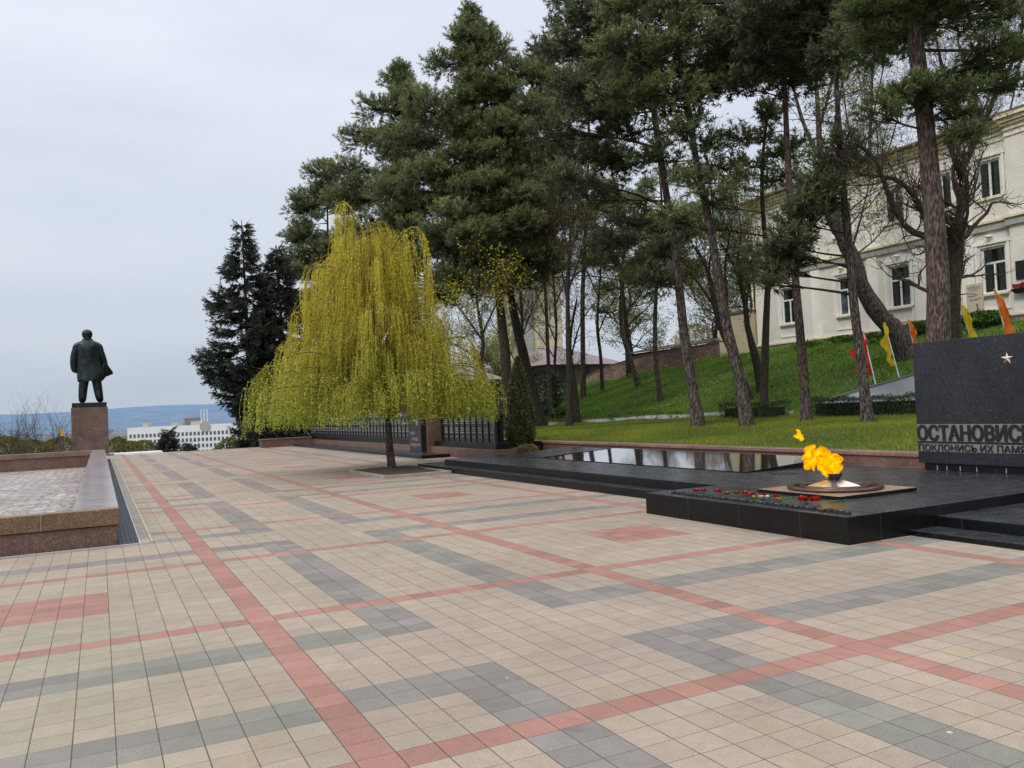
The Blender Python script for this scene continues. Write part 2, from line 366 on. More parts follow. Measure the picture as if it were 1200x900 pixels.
# ------------------------------------------------------------------ far ground, hills, lawn
def polar_ground():
    radii = np.concatenate([[0, 20, 40], np.geomspace(48, 26000, 46)]); th = np.linspace(0, 2*PI, 193)[:-1]
    R, T = np.meshgrid(radii, th, indexing='ij'); X = CAM[0]+R*np.sin(T); Y = CAM[1]+R*np.cos(T)
    drop = np.interp(Y, [46.5, 47.5, 60, 110, 300, 700], [0, -.6, -4, -14, -34, -48]) - .55
    far = np.interp(R, [0, 2500, 5200, 7200, 9000, 26000], [0, 0, 20, 160, 205, 180])
    nz = 1+.10*np.sin(T*3+1)+.05*np.sin(T*11)+.03*np.sin(T*23+R*.0007)
    Z = drop+far*nz + np.clip(R-300, 0, 2000)/2000*6*np.sin(X*.004)*np.cos(Y*.003)
    V = np.stack([X, Y, Z], -1).reshape(-1, 3); n, m = R.shape
    i = np.arange(n-1)[:, None]*m; j = np.arange(m)[None]; j2 = (j+1) % m
    F = np.stack([i+j, i+j2, i+m+j2, i+m+j], -1).reshape(-1, 4)
    m_, nt, b = newmat('valley_ground')
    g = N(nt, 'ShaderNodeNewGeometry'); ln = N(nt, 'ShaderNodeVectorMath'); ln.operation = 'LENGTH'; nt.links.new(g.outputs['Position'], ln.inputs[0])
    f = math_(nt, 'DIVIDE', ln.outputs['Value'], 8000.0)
    r = ramp(nt, [(.0, (.11, .12, .05)), (.06, (.12, .13, .07)), (.2, (.14, .17, .18)), (.5, (.13, .175, .24)), (.9, (.135, .20, .30))]); nt.links.new(f, r.inputs[0])  # bluish distance haze is put into the ground colour
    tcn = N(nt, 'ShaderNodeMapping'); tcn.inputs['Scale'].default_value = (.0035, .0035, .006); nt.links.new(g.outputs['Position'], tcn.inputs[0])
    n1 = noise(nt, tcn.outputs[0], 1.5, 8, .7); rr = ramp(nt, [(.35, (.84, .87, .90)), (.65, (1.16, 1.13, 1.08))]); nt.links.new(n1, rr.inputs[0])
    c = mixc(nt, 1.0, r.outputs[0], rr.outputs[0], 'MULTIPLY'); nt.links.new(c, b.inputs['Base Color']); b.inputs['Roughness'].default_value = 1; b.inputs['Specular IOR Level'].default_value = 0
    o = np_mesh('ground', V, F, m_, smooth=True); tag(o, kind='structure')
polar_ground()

def grid(xs, ys, zf):
    X, Y = np.meshgrid(xs, ys, indexing='ij'); Z = zf(X, Y); V = np.stack([X, Y, Z], -1).reshape(-1, 3); n, m = X.shape
    i = np.arange(n-1)[:, None]*m; j = np.arange(m-1)[None]
    return V, np.stack([i+j, i+m+j, i+m+j+1, i+j+1], -1).reshape(-1, 4)
xs = np.concatenate([np.arange(12.02, 36, .4), [40, 60, 100, 160]]); ys = np.concatenate([[-60, -30], np.arange(-20, 62, .5), [70, 85, 110, 150]])
V, F = grid(xs, ys, terr)
lm, nt, b = newmat('lawn_soil')
v = coords(nt); n = noise(nt, v, .8, 6, .7); n2 = noise(nt, v, 18, 4)
r = ramp(nt, [(.3, (.05, .09, .014)), (.52, (.09, .14, .022)), (.72, (.16, .15, .05))]); nt.links.new(math_(nt, 'MULTIPLY_ADD', n2, .4, math_(nt, 'MULTIPLY', n, .6)), r.inputs[0])
nt.links.new(r.outputs[0], b.inputs['Base Color']); b.inputs['Roughness'].default_value = .95; bump(nt, b, n2, .6, .05)
tag(np_mesh('terrain', V, F, lm, smooth=True), kind='structure')

# ------------------------------------------------------------------ paving
def paving():
    T = .2; ui = np.arange(-60, 232); vi = np.arange(-60, 64)
    VI, UI = np.meshgrid(vi, ui, indexing='ij'); VI = VI.ravel(); UI = UI.ravel()
    # leave the basin footprint and its gutter free (they have their own bottom)
    keep = ~((VI < -2) & (UI >= 43) & (UI < 210))
    VI = VI[keep]; UI = UI[keep]
    n = VI % 16; m = UI % 16; cv = (VI//16) % 2; cu = (UI//16) % 2       # junction cells at cv=0,cu=0
    red = (n == 0) | (m == 15)
    vb = ((n >= 4) & (n <= 5)) | ((n >= 11) & (n <= 12))                  # bars running along +Y
    ub = ((m >= 3) & (m <= 4)) | ((m >= 10) & (m <= 11))                  # bars running along +X
    J = (cv == 0) & (cu == 0)
    grey = np.zeros_like(red)
    grey |= (cv == 0) & (cu == 1) & vb
    grey |= (cv == 1) & (cu == 0) & ub
    # hooks in the junction cells
    left = n <= 5; right = n >= 11; low = m <= 4; high = m >= 10
    hook = (ub & (left | right)) | (vb & (low | high))
    grey |= J & hook
    block = (cv == 1) & (cu == 1) & (n >= 6) & (n <= 10) & (m >= 5) & (m <= 9)
    beige = np.array([.328, .282, .226]); pinkish = np.array([.328, .268, .226]); greenish = np.array([.285, .275, .202]); yel = np.array([.345, .285, .205])
    k = RG.random(len(n)); big = .5+.5*np.sin(VI*.11+1.3*np.sin(UI*.05))*np.cos(UI*.07+.6*np.sin(VI*.13))
    c = beige[None]+(pinkish-beige)[None]*np.clip(big*1.4+k*.5-.5, 0, 1)[:, None]
    c = np.where((k > .9)[:, None], c*.5+yel[None]*.5, c)
    gm = np.clip(1-np.hypot((VI+8)/9, (UI-14)/22), 0, 1)*(RG.random(len(n)) > .3); c = c+(greenish-c)*(gm*.8)[:, None]
    g = np.array([.210, .193, .184])[None]*(.9+.25*RG.random(len(n)))[:, None]; rd = np.array([.325, .172, .142])[None]*(.88+.22*RG.random(len(n)))[:, None]
    gg = np.clip(np.sin(VI*.21+2)*np.sin(UI*.17)*1.5, 0, 1)[:, None]*RG.uniform(.3, 1, (len(n), 1)); g = g*(1-gg)+g*np.array([.93, 1.04, .93])*gg
    c = np.where(grey[:, None] & ~red[:, None], g, c); c = np.where((red | block)[:, None], rd, c)
    tcol = np.clip(c*(.93+.13*RG.random(len(n)))[:, None], 0, 1)
    X0 = VI*T; Y0 = UI*T; z = 0*X0
    P = np.stack([np.stack([X0, Y0, z], -1), np.stack([X0+T, Y0, z], -1), np.stack([X0+T, Y0+T, z], -1), np.stack([X0, Y0+T, z], -1)], 1).reshape(-1, 3)
    F = np.arange(len(P)).reshape(-1, 4)
    m_, nt, b = newmat('concrete_paving')
    a = N(nt, 'ShaderNodeAttribute'); a.attribute_name = 'Col'
    tc = N(nt, 'ShaderNodeTexCoord'); s = N(nt, 'ShaderNodeSeparateXYZ'); nt.links.new(tc.outputs['Object'], s.inputs[0])
    wob = noise(nt, tc.outputs['Object'], 3.5, 5, .7)
    def line(o, wdt, wv):
        f = math_(nt, 'FRACT', math_(nt, 'ADD', math_(nt, 'DIVIDE', o, T), .5)); d = math_(nt, 'MULTIPLY', math_(nt, 'ABSOLUTE', math_(nt, 'SUBTRACT', f, .5)), T)
        ww = math_(nt, 'MULTIPLY_ADD', wob, wv, wdt)
        mr = N(nt, 'ShaderNodeMapRange'); nt.links.new(d, mr.inputs[0]); nt.links.new(ww, mr.inputs[2]); nt.links.new(math_(nt, 'MULTIPLY', ww, .45), mr.inputs[1]); mr.inputs[3].default_value = 1; mr.inputs[4].default_value = 0
        return mr.outputs[0]
    lx = line(s.outputs[0], .0006, .0056); ly = line(s.outputs[1], .0006, .0040)
    j = math_(nt, 'MAXIMUM', math_(nt, 'MULTIPLY', lx, .95), math_(nt, 'MULTIPLY', ly, .75))
    n1 = noise(nt, tc.outputs['Object'], .45, 6, .65); r1 = ramp(nt, [(.3, (.80, .80, .79)), (.7, (1.08, 1.07, 1.05))]); nt.links.new(n1, r1.inputs[0])
    n2 = noise(nt, tc.outputs['Object'], 90, 3, .7); r2 = ramp(nt, [(.25, (.72, .72, .72)), (.75, (1.18, 1.18, 1.18))]); nt.links.new(n2, r2.inputs[0])
    n4 = noise(nt, tc.outputs['Object'], 9, 5, .7); r4 = ramp(nt, [(.3, (.90, .89, .87)), (.7, (1.06, 1.06, 1.06))]); nt.links.new(n4, r4.inputs[0])
    c = mixc(nt, 1, a.outputs['Color'], r1.outputs[0], 'MULTIPLY'); c = mixc(nt, 1, c, r2.outputs[0], 'MULTIPLY'); c = mixc(nt, 1, c, r4.outputs[0], 'MULTIPLY')
    vo = N(nt, 'ShaderNodeTexVoronoi'); vo.inputs['Scale'].default_value = 1.7; nt.links.new(tc.outputs['Object'], vo.inputs['Vector'])
    spot = math_(nt, 'LESS_THAN', vo.outputs['Distance'], .022); c = mixc(nt, math_(nt, 'MULTIPLY', spot, .6), c, (.6, .58, .52))
    n5 = noise(nt, tc.outputs['Object'], 1.3, 7, .75); r5 = ramp(nt, [(.0, (1, 1, 1)), (.60, (1, 1, 1)), (.72, (.80, .79, .78))]); nt.links.new(n5, r5.inputs[0]); c = mixc(nt, 1, c, r5.outputs[0], 'MULTIPLY')
    n6 = noise(nt, tc.outputs['Object'], 5.5, 5, .8); r6 = ramp(nt, [(.0, (1, 1, 1)), (.66, (1, 1, 1)), (.74, (.84, .83, .80))]); nt.links.new(n6, r6.inputs[0]); c = mixc(nt, 1, c, r6.outputs[0], 'MULTIPLY')
    c = mixc(nt, j, c, (.062, .053, .043))
    nt.links.new(c, b.inputs['Base Color']); b.inputs['Roughness'].default_value = .78; b.inputs['Specular IOR Level'].default_value = .3
    bump(nt, b, math_(nt, 'SUBTRACT', math_(nt, 'MULTIPLY', n2, .25), j), .6, .004)
    o = np_mesh('pavement', P, F, m_, col=np.repeat(tcol, 4, axis=0)); tag(o, kind='structure')
    mb = MB(); mb.quad([(-60, -60, -.03), (12, -60, -.03), (12, 8.6, -.03), (-60, 8.6, -.03)]); mb.quad([(-.4, 8.6, -.03), (12, 8.6, -.03), (12, 46.5, -.03), (-.4, 46.5, -.03)]); mb.box(-60, 12, 46.4, 46.55, -1.2, -.035); mb.quad([(-60, 42, -.03), (-.4, 42, -.03), (-.4, 46.5, -.03), (-60, 46.5, -.03)])
    tag(mb.build('paving_bed', MT['concrete']), kind='structure')
paving()

# ------------------------------------------------------------------ stone basin on the left
def basin():
    t = empty('stone_basin', (-.85, 8.82, 0), 'long raised stone basin with cobbled bottom and wide pale polished coping beside the drain', 'basin')
    X0, X1, Y0, Y1 = -14, -.85, 8.82, 41.4
    mb = MB()
    mb.box(X0, X1, Y0, Y0+.28, -.45, .25); mb.box(X0, X1, Y1-.45, Y1, -.45, .25)
    mb.box(X1-.45, X1, Y0+.28, Y1-.45, -.45, .25); mb.box(X0, X0+.45, Y0+.28, Y1-.45, -.45, .25); mb.build('wall', MT['red'], t)
    mb = MB(); mb.box(X0-.03, X1+.03, Y0-.03, Y0+.22, .262, .49); mb.build('front_coping', MT['brown_cop'], t, bevel=.008)
    mb = MB(); mb.box(X1-.54, X1+.03, Y0+.222, Y1-.5, .262, .49); mb.build('side_coping', MT['red_pol'], t, bevel=.008)
    k = X0
    while k < X1:
        mb = MB(); mb.box(k, min(k+1.6, X1+.03)-.006, Y1-.498, Y1+.03, .262, .49); mb.build('back_coping', MT['wallcope'], t, bevel=.006); k += 1.6
    mb = MB(); mb.box(X0+.05, X1-.05, Y0+.05, Y1-.05, -.43, -.3); mb.build('cobbled_floor', MT['cobble'], t)
basin()
def drain():
    t = empty('drain_grate', (-.7, 8.6, 0), 'long narrow iron drain grate running along the foot of the stone basin', 'drain grate')
    mb = MB(); mb.box(-.853, -.56, 8.62, 41.9, -.2, -.12); mb.box(-14, -.853, 8.62, 8.815, -.2, -.12); mb.build('channel', MT['dark'], t)
    mb = MB()
    for y in np.arange(8.66, 41.8, .09): mb.box(-.835, -.585, y, y+.042, -.03, -.004)
    for x in np.arange(-.82, -.59, .055): mb.box(x, x+.012, 8.63, 41.85, -.045, -.007)
    for x in np.arange(-6, -.87, .045): mb.box(x, x+.022, 8.66, 8.79, -.03, -.004)
    mb.build('grate_bars', MT['grate'], t)
    mb = MB(); mb.box(-.58, -.562, 8.62, 41.9, -.12, .004); mb.box(-14, -.562, 8.60, 8.62, -.12, .004); mb.build('frame', MT['curbw'], t)
    m = MB(); m.box(-.56, -.44, 8.62, 41.9, -.2, .002); m.box(-14, -.44, 8.54, 8.598, -.2, .003)
    tag(m.build('concrete_strip', MT['concrete']), kind='structure')
    m = MB(); m.box(-.438, -.402, 8.6, 41.9, -.2, .012); tag(m.build('kerb', simple('beige_kerb', (.40, .35, .27), .8, .25, 2, .3)), kind='structure')
drain()

# ------------------------------------------------------------------ statue on its pedestal
def statue():
    cx, cy = -1.5, 50.9
    t = empty('pedestal', (cx, cy, -1), 'tall square brown granite pedestal carrying the dark statue beyond the basin', 'pedestal')
    mb = MB(); mb.box(cx-.97, cx+.95, 50, 51.9, -1.5, 2.78); mb.build('shaft', MT['ped'], t, bevel=.01)
    mb = MB(); mb.box(cx-1.25, cx+1.25, 49.7, 52.2, -1.6, .02); mb.build('foot', MT['red_pol'], t, bevel=.01)
    S = 4.4; z0 = 3.06
    o = empty('statue', (cx, cy-.05, 2.783), 'dark bronze statue of a man in a long coat seen from behind', 'statue')
    b = MT['bronze']
    mb = MB(); mb.box(cx-.92, cx+.9, cy-.8, cy+.75, 2.783, 3.06); mb.build('plinth', b, o, bevel=.02)
    X = lambda px: cx+.04+(px-222)/438*S      # from the zoomed outline, 438 units tall
    Z = lambda py: z0+(510-py)/438*S
    # continuous body grown from a skeleton
    J = {'pel': (X(226), cy, Z(320), .36), 'waist': (X(222), cy, Z(270), .42), 'chest': (X(218), cy, Z(200), .48), 'sh': (X(216), cy+.02, Z(160), .30), 'neck': (X(216), cy+.03, Z(135), .20), 'jaw': (X(215), cy+.06, Z(120), .27), 'head': (X(215), cy+.06, Z(104), .33), 'crown': (X(215), cy+.04, Z(84), .29), 'top': (X(215), cy+.03, Z(73), .13),
         'lsh': (X(152), cy, Z(172), .21), 'lel': (X(146), cy-.0, Z(245), .15), 'lwr': (X(146), cy+.06, Z(312), .12), 'lha': (X(150), cy+.12, Z(334), .12),
         'rsh': (X(280), cy, Z(172), .21), 'rel': (X(292), cy-.0, Z(245), .15), 'rwr': (X(304), cy+.16, Z(300), .12), 'rha': (X(306), cy+.25, Z(320), .12),
         'lhip': (X(196), cy, Z(345), .30), 'lkn': (X(185), cy+.05, Z(425), .27), 'lan': (X(180), cy, Z(492), .23), 'lto': (X(178), cy+.3, Z(504), .14),
         'rhip': (X(254), cy, Z(345), .30), 'rkn': (X(263), cy+.06, Z(425), .27), 'ran': (X(272), cy-.05, Z(492), .23), 'rto': (X(278), cy+.26, Z(504), .14)}
    E_ = [('pel', 'waist'), ('waist', 'chest'), ('chest', 'sh'), ('sh', 'neck'), ('neck', 'jaw'), ('jaw', 'head'), ('head', 'crown'), ('crown', 'top'), ('sh', 'lsh'), ('lsh', 'lel'), ('lel', 'lwr'), ('lwr', 'lha'), ('sh', 'rsh'), ('rsh', 'rel'), ('rel', 'rwr'), ('rwr', 'rha'),
          ('pel', 'lhip'), ('lhip', 'lkn'), ('lkn', 'lan'), ('lan', 'lto'), ('pel', 'rhip'), ('rhip', 'rkn'), ('rkn', 'ran'), ('ran', 'rto')]
    skin_body('body', J, E_, b, o, 'pel')
    # coat: lofted shell from collar to hem, open at the front, right corner blown outward
    prof = [(138, 192, 242, .14), (148, 172, 262, .22), (160, 158, 276, .28), (185, 152, 282, .34), (240, 154, 284, .35), (275, 154, 288, .36), (310, 154, 299, .38), (340, 156, 316, .42), (362, 156, 306, .44), (382, 158, 288, .46)]
    V = []; F = []; K = 28
    for i, (py, l, r, d) in enumerate(prof):
        for k in range(K):
            a = PI*(.10+1.8*k/(K-1)) + PI/2      # gap at the front (+Y)
            fold = 1+.035*math.sin(k*2.1+i*.2)*min(1, i/4)
            x = (X(l)+X(r))/2+(X(r)-X(l))/2*math.cos(a)*fold; y = cy+d*math.sin(a)*fold*1.05
            zz = Z(py)+(.05*math.sin(k*.9) if i == len(prof)-1 else 0)
            V.append((x, y, zz))
    for i in range(len(prof)-1):
        for k in range(K-1): F.append((i*K+k, (i+1)*K+k, (i+1)*K+k+1, i*K+k+1))
    def shell(name, V, F, th, mat, par):
        me = bpy.data.meshes.new(name); base = np.array(par.matrix_basis.translation); me.from_pydata((np.array(V)-base).tolist(), [], F); me.materials.append(mat)
        for p in me.polygons: p.use_smooth = True
        ob = bpy.data.objects.new(name, me); link(ob, par); s = ob.modifiers.new('s', 'SOLIDIFY'); s.thickness = th; s2 = ob.modifiers.new('ss', 'SUBSURF'); s2.levels = 2; s2.render_levels = 2; return ob
    shell('coat', V, F, .05, b, o)
    fl = [(X(300), cy-.18, Z(262)), (X(322), cy-.05, Z(290)), (X(340), cy+.08, Z(320)), (X(354), cy+.15, Z(340)), (X(322), cy-.02, Z(352)), (X(292), cy-.22, Z(366)), (X(285), cy-.33, Z(330)), (X(290), cy-.30, Z(290))]
    c_ = (X(310), cy-.16, Z(322)); shell('coat_flap', fl+[c_], [(i, (i+1) % 8, 8) for i in range(8)], .06, b, o)
    # sleeves
    for sx, pts in ((0, [(170, 163), (148, 210), (140, 255), (140, 295), (146, 322)]), (1, [(262, 163), (284, 210), (296, 250), (303, 280), (306, 300)])):
        m = MB(); P = [(X(a), cy-.02+.03*i*(1+2*sx), Z(c)) for i, (a, c) in enumerate(pts)]; m.tube(smooth_path(P, 12), np.interp(np.linspace(0, 1, 12), [0, .25, .8, 1], [.17, .20, .18, .15]), 14); m.build('sleeve', b, o, smooth=True)
    m = MB(); m.tube([(X(190), cy-.02, Z(140)), (X(203), cy-.15, Z(132)), (X(216), cy-.19, Z(130)), (X(230), cy-.15, Z(132)), (X(243), cy-.02, Z(140))], [.06]*5, 8); m.build('collar', b, o, smooth=True)
    # face, ears
    m = MB(); hx, hy, hz = X(215), cy+.06, Z(102)
    m.tube([(hx, hy+.22, hz+.06), (hx, hy+.27, hz-.02), (hx, hy+.24, hz-.05)], [.025, .045, .03], 8); m.build('nose', b, o, smooth=True)
    for s_ in (-1, 1):
        m = MB(); m.tube([(hx+s_*.22, hy-.02, hz+.05), (hx+s_*.25, hy-.03, hz), (hx+s_*.215, hy, hz-.07)], [.03, .045, .02], 8); m.build('ear', b, o, smooth=True)
        m = MB(); m.tube([(hx+s_*.09, hy+.20, hz+.045), (hx+s_*.09, hy+.235, hz+.04)], [.035, .02], 8); m.build('eye', b, o, smooth=True)
    m = MB(); m.tube([(hx-.06, hy+.215, hz-.10), (hx, hy+.235, hz-.105), (hx+.06, hy+.215, hz-.10)], [.012, .02, .012], 6); m.build('mouth', b, o, smooth=True)
def skin_body(name, J, E_, mat, parent, root, lv=2):
    ks = list(J); me = bpy.data.meshes.new(name); base = np.array(parent.matrix_basis.translation) if parent is not None else np.zeros(3)
    me.from_pydata([tuple(np.array(J[k][:3])-base) for k in ks], [(ks.index(a), ks.index(b)) for a, b in E_], [])
    me.materials.append(mat); ob = bpy.data.objects.new(name, me); link(ob, parent)
    sk = ob.modifiers.new('skin', 'SKIN'); sk.use_smooth_shade = True
    if not me.skin_vertices: 
        me.attributes
    sv = me.skin_vertices[0].data if me.skin_vertices else None
    if sv is None:
        bpy.context.view_layer.objects.active = ob
    for i, k in enumerate(ks):
        me.skin_vertices[0].data[i].radius = (J[k][3], J[k][3]); me.skin_vertices[0].data[i].use_root = (k == root)
    ss = ob.modifiers.new('sub', 'SUBSURF'); ss.levels = lv; ss.render_levels = lv
    return ob

statue()
m = MB(); m.box(-.3, 2.2, 47.4, 49.6, -.8, .05); m.box(.2, 3.4, 47.0, 47.38, -.8, -.02)
tag(m.build('stone_ledge', MT['white_stone'], bevel=.01), 'low pale stone ledge at the far plaza edge right of the pedestal', 'ledge')

# ------------------------------------------------------------------ memorial platform
def platform():
    mats = [MT['black_face'], MT['black_top']]
    t = empty('memorial_platform', (7.5, 10, 0), 'broad low platform of dark worn granite with stepped edges holding the flame', 'platform')
    mb = MB(); mb.box(7.5, 11.45, 2.45, 17.4, -.1, .3, 0, 1); mb.build('deck', mats, t, bevel=.006)
    mb = MB(); mb.box(6.12, 7.498, 2.448, 6.1, -.1, .302, 0, 1); mb.build('flame_dais', mats, t, bevel=.006)
    mb = MB(); mb.box(7.2, 7.498, 6.102, 17.4, -.1, .145, 0, 1); mb.box(7.2, 11.45, 17.402, 18.75, -.1, .145, 0, 1); mb.build('step', mats, t, bevel=.006)
    mb = MB(); mb.box(7.1, 7.55, -9, 2.445, -.1, .06, 0, 1); mb.build('step', mats, t, bevel=.006)
    mb = MB(); mb.box(7.552, 14, -9, 2.446, -.1, .18, 0, 1); mb.build('step', mats, t, bevel=.006)
    mb = MB(); mb.box(11.452, 14, -3, 2.0, -.1, .3, 0, 1); mb.build('deck', mats, t)
platform()
def slab(y0, y1, label, mat, h=.135):
    t = empty('memorial_slab', (9.2, y0, .3), label, 'memorial slab')
    mb = MB(); z = .304
    mb.hexa([(9.2, y0, z), (11.35, y0, z), (11.35, y1, z), (9.2, y1, z), (9.2, y0, z+.012), (11.35, y0, z+h), (11.35, y1, z+h), (9.2, y1, z+.012)], 0, 1)
    mb.build('slab', [MT['black_face'], mat], t, bevel=.004)
slab(7.35, 14.7, 'long polished tilted granite slab reflecting the sky behind the flame', MT['mirror'])
slab(15.0, 17.1, 'short dull tilted granite slab at the far end of the platform', MT['black_top'], .12)
for (x, y, lab) in ((9.5, 6.72, 'dark round floor cover beside the polished slab'), (10.5, 4.2, 'dark round floor cover in front of the black inscribed wall')):
    mb = MB(); mb.lathe([(.24, 0), (.24, .006), (.22, .008)], 32, 0, (x, y, .300)); tag(mb.build('floor_cover', MT['dark'], origin=(x, y, .3), smooth=False), lab, 'cover')

# ------------------------------------------------------------------ eternal flame
def flame():
    cx, cy, z = 7.92, 4.22, .302
    t = empty('flame_burner', (cx, cy, z), 'square pink granite base with bronze rings, a five pointed metal star and dark burner cup', 'burner')
    mb = MB(); mb.box(cx-.72, cx+.72, cy-.72, cy+.72, z+.002, z+.045, 0, 1); mb.build('base_slab', [MT['black_face'], MT['pink']], t, bevel=.004)
    z += .045
    mb = MB(); mb.lathe([(.60, 0), (.62, .015), (.62, .035), (.59, .05), (.555, .05), (.54, .03), (.54, 0)], 72, 0, (cx, cy, z), cap=False); mb.build('ring', MT['metal_brown'], t, smooth=True)
    mb = MB(); mb.lathe([(.44, 0), (.455, .02), (.455, .05), (.43, .06), (.41, .05), (.40, .02)], 72, 0, (cx, cy, z), cap=False); mb.build('ring', MT['metal_brown'], t, smooth=True)
    mb = MB(); mb.lathe([(.54, 0), (.54, .006), (.0005, .008)], 48, 0, (cx, cy, z), cap=False); mb.build('well', MT['dark'], t)
    mb = MB(); n = 5
    rim = []
    for k in range(10):
        a = -PI/2+.35+k*PI/5; r = .40 if k % 2 == 0 else .155; rim.append((cx+r*math.cos(a), cy+r*math.sin(a), z+.03 if k % 2 == 0 else z+.03))
    apex = (cx, cy, z+.15)
    for k in range(10):
        a, b = rim[k], rim[(k+1) % 10]; mb.quad([a, b, apex]); mb.quad([(a[0], a[1], z+.008), (b[0], b[1], z+.008), b, a])
    mb.build('star', MT['steel'], t)
    mb = MB(); mb.lathe([(.06, .09), (.075, .13), (.115, .20), (.105, .205), (.06, .16)], 24, 0, (cx, cy, z)); mb.build('cup', MT['dark'], t, smooth=True)
    # flame body: ragged billows blown to the left
    m_, nt, b = newmat('fire')
    g = N(nt, 'ShaderNodeTexCoord'); v = N(nt, 'ShaderNodeMapping'); nt.links.new(g.outputs['Object'], v.inputs[0]); nz = noise(nt, v.outputs[0], 13, 4, .65)
    lw = N(nt, 'ShaderNodeLayerWeight'); lw.inputs[0].default_value = .35
    f = math_(nt, 'MULTIPLY_ADD', lw.outputs['Facing'], -.55, math_(nt, 'ADD', nz, .14))
    r = ramp(nt, [(.20, (.42, .075, .0)), (.38, (.50, .15, .0)), (.55, (.52, .27, .0)), (.78, (.55, .42, .01))]); nt.links.new(f, r.inputs[0])
    em = N(nt, 'ShaderNodeEmission'); nt.links.new(r.outputs[0], em.inputs[0]); em.inputs[1].default_value = 2.0
    trn = N(nt, 'ShaderNodeBsdfTransparent'); msh = N(nt, 'ShaderNodeMixShader'); lw2 = N(nt, 'ShaderNodeLayerWeight'); lw2.inputs[0].default_value = .5
    nz2 = noise(nt, v.outputs[0], 22, 3, .6); tf = math_(nt, 'ADD', lw2.outputs['Facing'], math_(nt, 'MULTIPLY', math_(nt, 'SUBTRACT', nz2, .5), 1.5)); mr = N(nt, 'ShaderNodeMapRange'); nt.links.new(tf, mr.inputs[0]); mr.inputs[1].default_value = .52; mr.inputs[2].default_value = .98
    nt.links.new(mr.outputs[0], msh.inputs[0]); nt.links.new(em.outputs[0], msh.inputs[1]); nt.links.new(trn.outputs[0], msh.inputs[2]); nt.links.new(msh.outputs[0], nt.nodes['Material Output'].inputs[0])
    import mathutils
    from mathutils import noise as mn
    def blob(name, balls, parent, res=.010):
        mbd = bpy.data.metaballs.new('mb'); mbo = bpy.data.objects.new('mb', mbd); COL.objects.link(mbo); mbd.resolution = res*1.6; mbd.render_resolution = res*1.6; mbd.threshold = .35
        for x, y, zz, r_ in balls:
            e = mbd.elements.new(); e.co = (x, y, zz); e.radius = r_; e.stiffness = 2
        bpy.context.view_layer.update(); dg = bpy.context.evaluated_depsgraph_get(); me = bpy.data.meshes.new_from_object(mbo.evaluated_get(dg)); bpy.data.objects.remove(mbo)
        for vv in me.vertices:
            p = vv.co; d = mn.turbulence_vector(Vector((p.x*11, p.y*11, p.z*11)), 3, False)
            vv.co = p+(d*.040)
        for p in me.polygons: p.use_smooth = True
        me.materials.clear(); me.materials.append(m_); me.name = name; ob = bpy.data.objects.new(name, me)
        link(ob, parent); return ob
    fo = empty('flame', (cx, cy, z+.2), 'bright yellow and orange gas flame blown sideways above the star burner', 'flame')
    # image left = -AR direction
    ax = np.array([AR[0], AR[1], 0]); ax /= np.linalg.norm(ax)
    P = []
    def put(u, zz, r_): d = RG.normal(0, .025); P.append((ax[0]*u-ax[1]*d, ax[1]*u+ax[0]*d, zz, r_))
    S = 1/88.   # metres per photo pixel at the flame
    for (px, py, rp) in [(972, 560, 5), (966, 559, 6), (978, 558, 6), (982, 553, 6.5), (974, 552, 7), (966, 550, 7), (984, 546, 5.5), (978, 543, 7), (970, 544, 7.5), (961, 544, 7.5), (961, 553, 5), (953, 546, 6.5), (955, 538, 7.5), (963, 535, 7.5), (969, 536, 6), (963, 531, 5), (947, 538, 6.5), (946, 547, 6), (949, 532, 5.5), (941, 540, 4), (943, 552, 4), (951, 553, 4), (980, 540, 4.5), (952, 530, 4)]:
        put((px-977)*S, (562-py)*S-.01, rp*S*1.22)
    blob('flame_body', P, fo)
    P = []
    for (px, py, rp) in [(937, 511, 2.6), (935, 515, 3), (939, 516, 3), (937, 520, 2.4), (934, 508, 1.6), (941, 518, 2)]: put((px-977)*S, (562-py)*S, rp*S*1.5)
    f2 = empty('flame_tongue', (cx, cy, z+.2), 'small detached orange tongue of fire floating above the main flame', 'flame'); blob('flame_tip', P, f2)
flame()

# candle cups and carnations along the front edge of the dais
def candles():
    first = None; ys = np.linspace(5.72, 2.62, 38)
    for i, y in enumerate(ys):
        x = 6.33+RG.normal(0, .012); 
        if first is None:
            first = empty('candle_cup', (x, y, .302), 'low dark candle cup in the row along the platform edge', 'candle cup', 'candle cups along the front edge of the platform')
            mb = MB(); mb.lathe([(.034, 0), (.038, .004), (.038, .030), (.034, .033), (.032, .024)], 14, 0, (x, y, .302), cap=False); mb.lathe([(.034, .001), (.034, .002)], 14, 0, (x, y, .302)); mb.build('cup', MT['candle'], first, smooth=False)
            mb = MB(); mb.lathe([(.0325, .020), (.0325, .026), (.02, .024)], 14, 0, (x, y, .302)); mb.build('wax', MT['wax'], first)
            kids = list(first.children)
        else:
            c = first.copy(); COL.objects.link(c); c.location = (x, y+RG.normal(0, .006), .302); s = RG.uniform(.9, 1.12); c.scale = (s, s, s*RG.uniform(.8, 1.2))
            for k in kids: d = k.copy(); COL.objects.link(d); d.parent = c
candles()
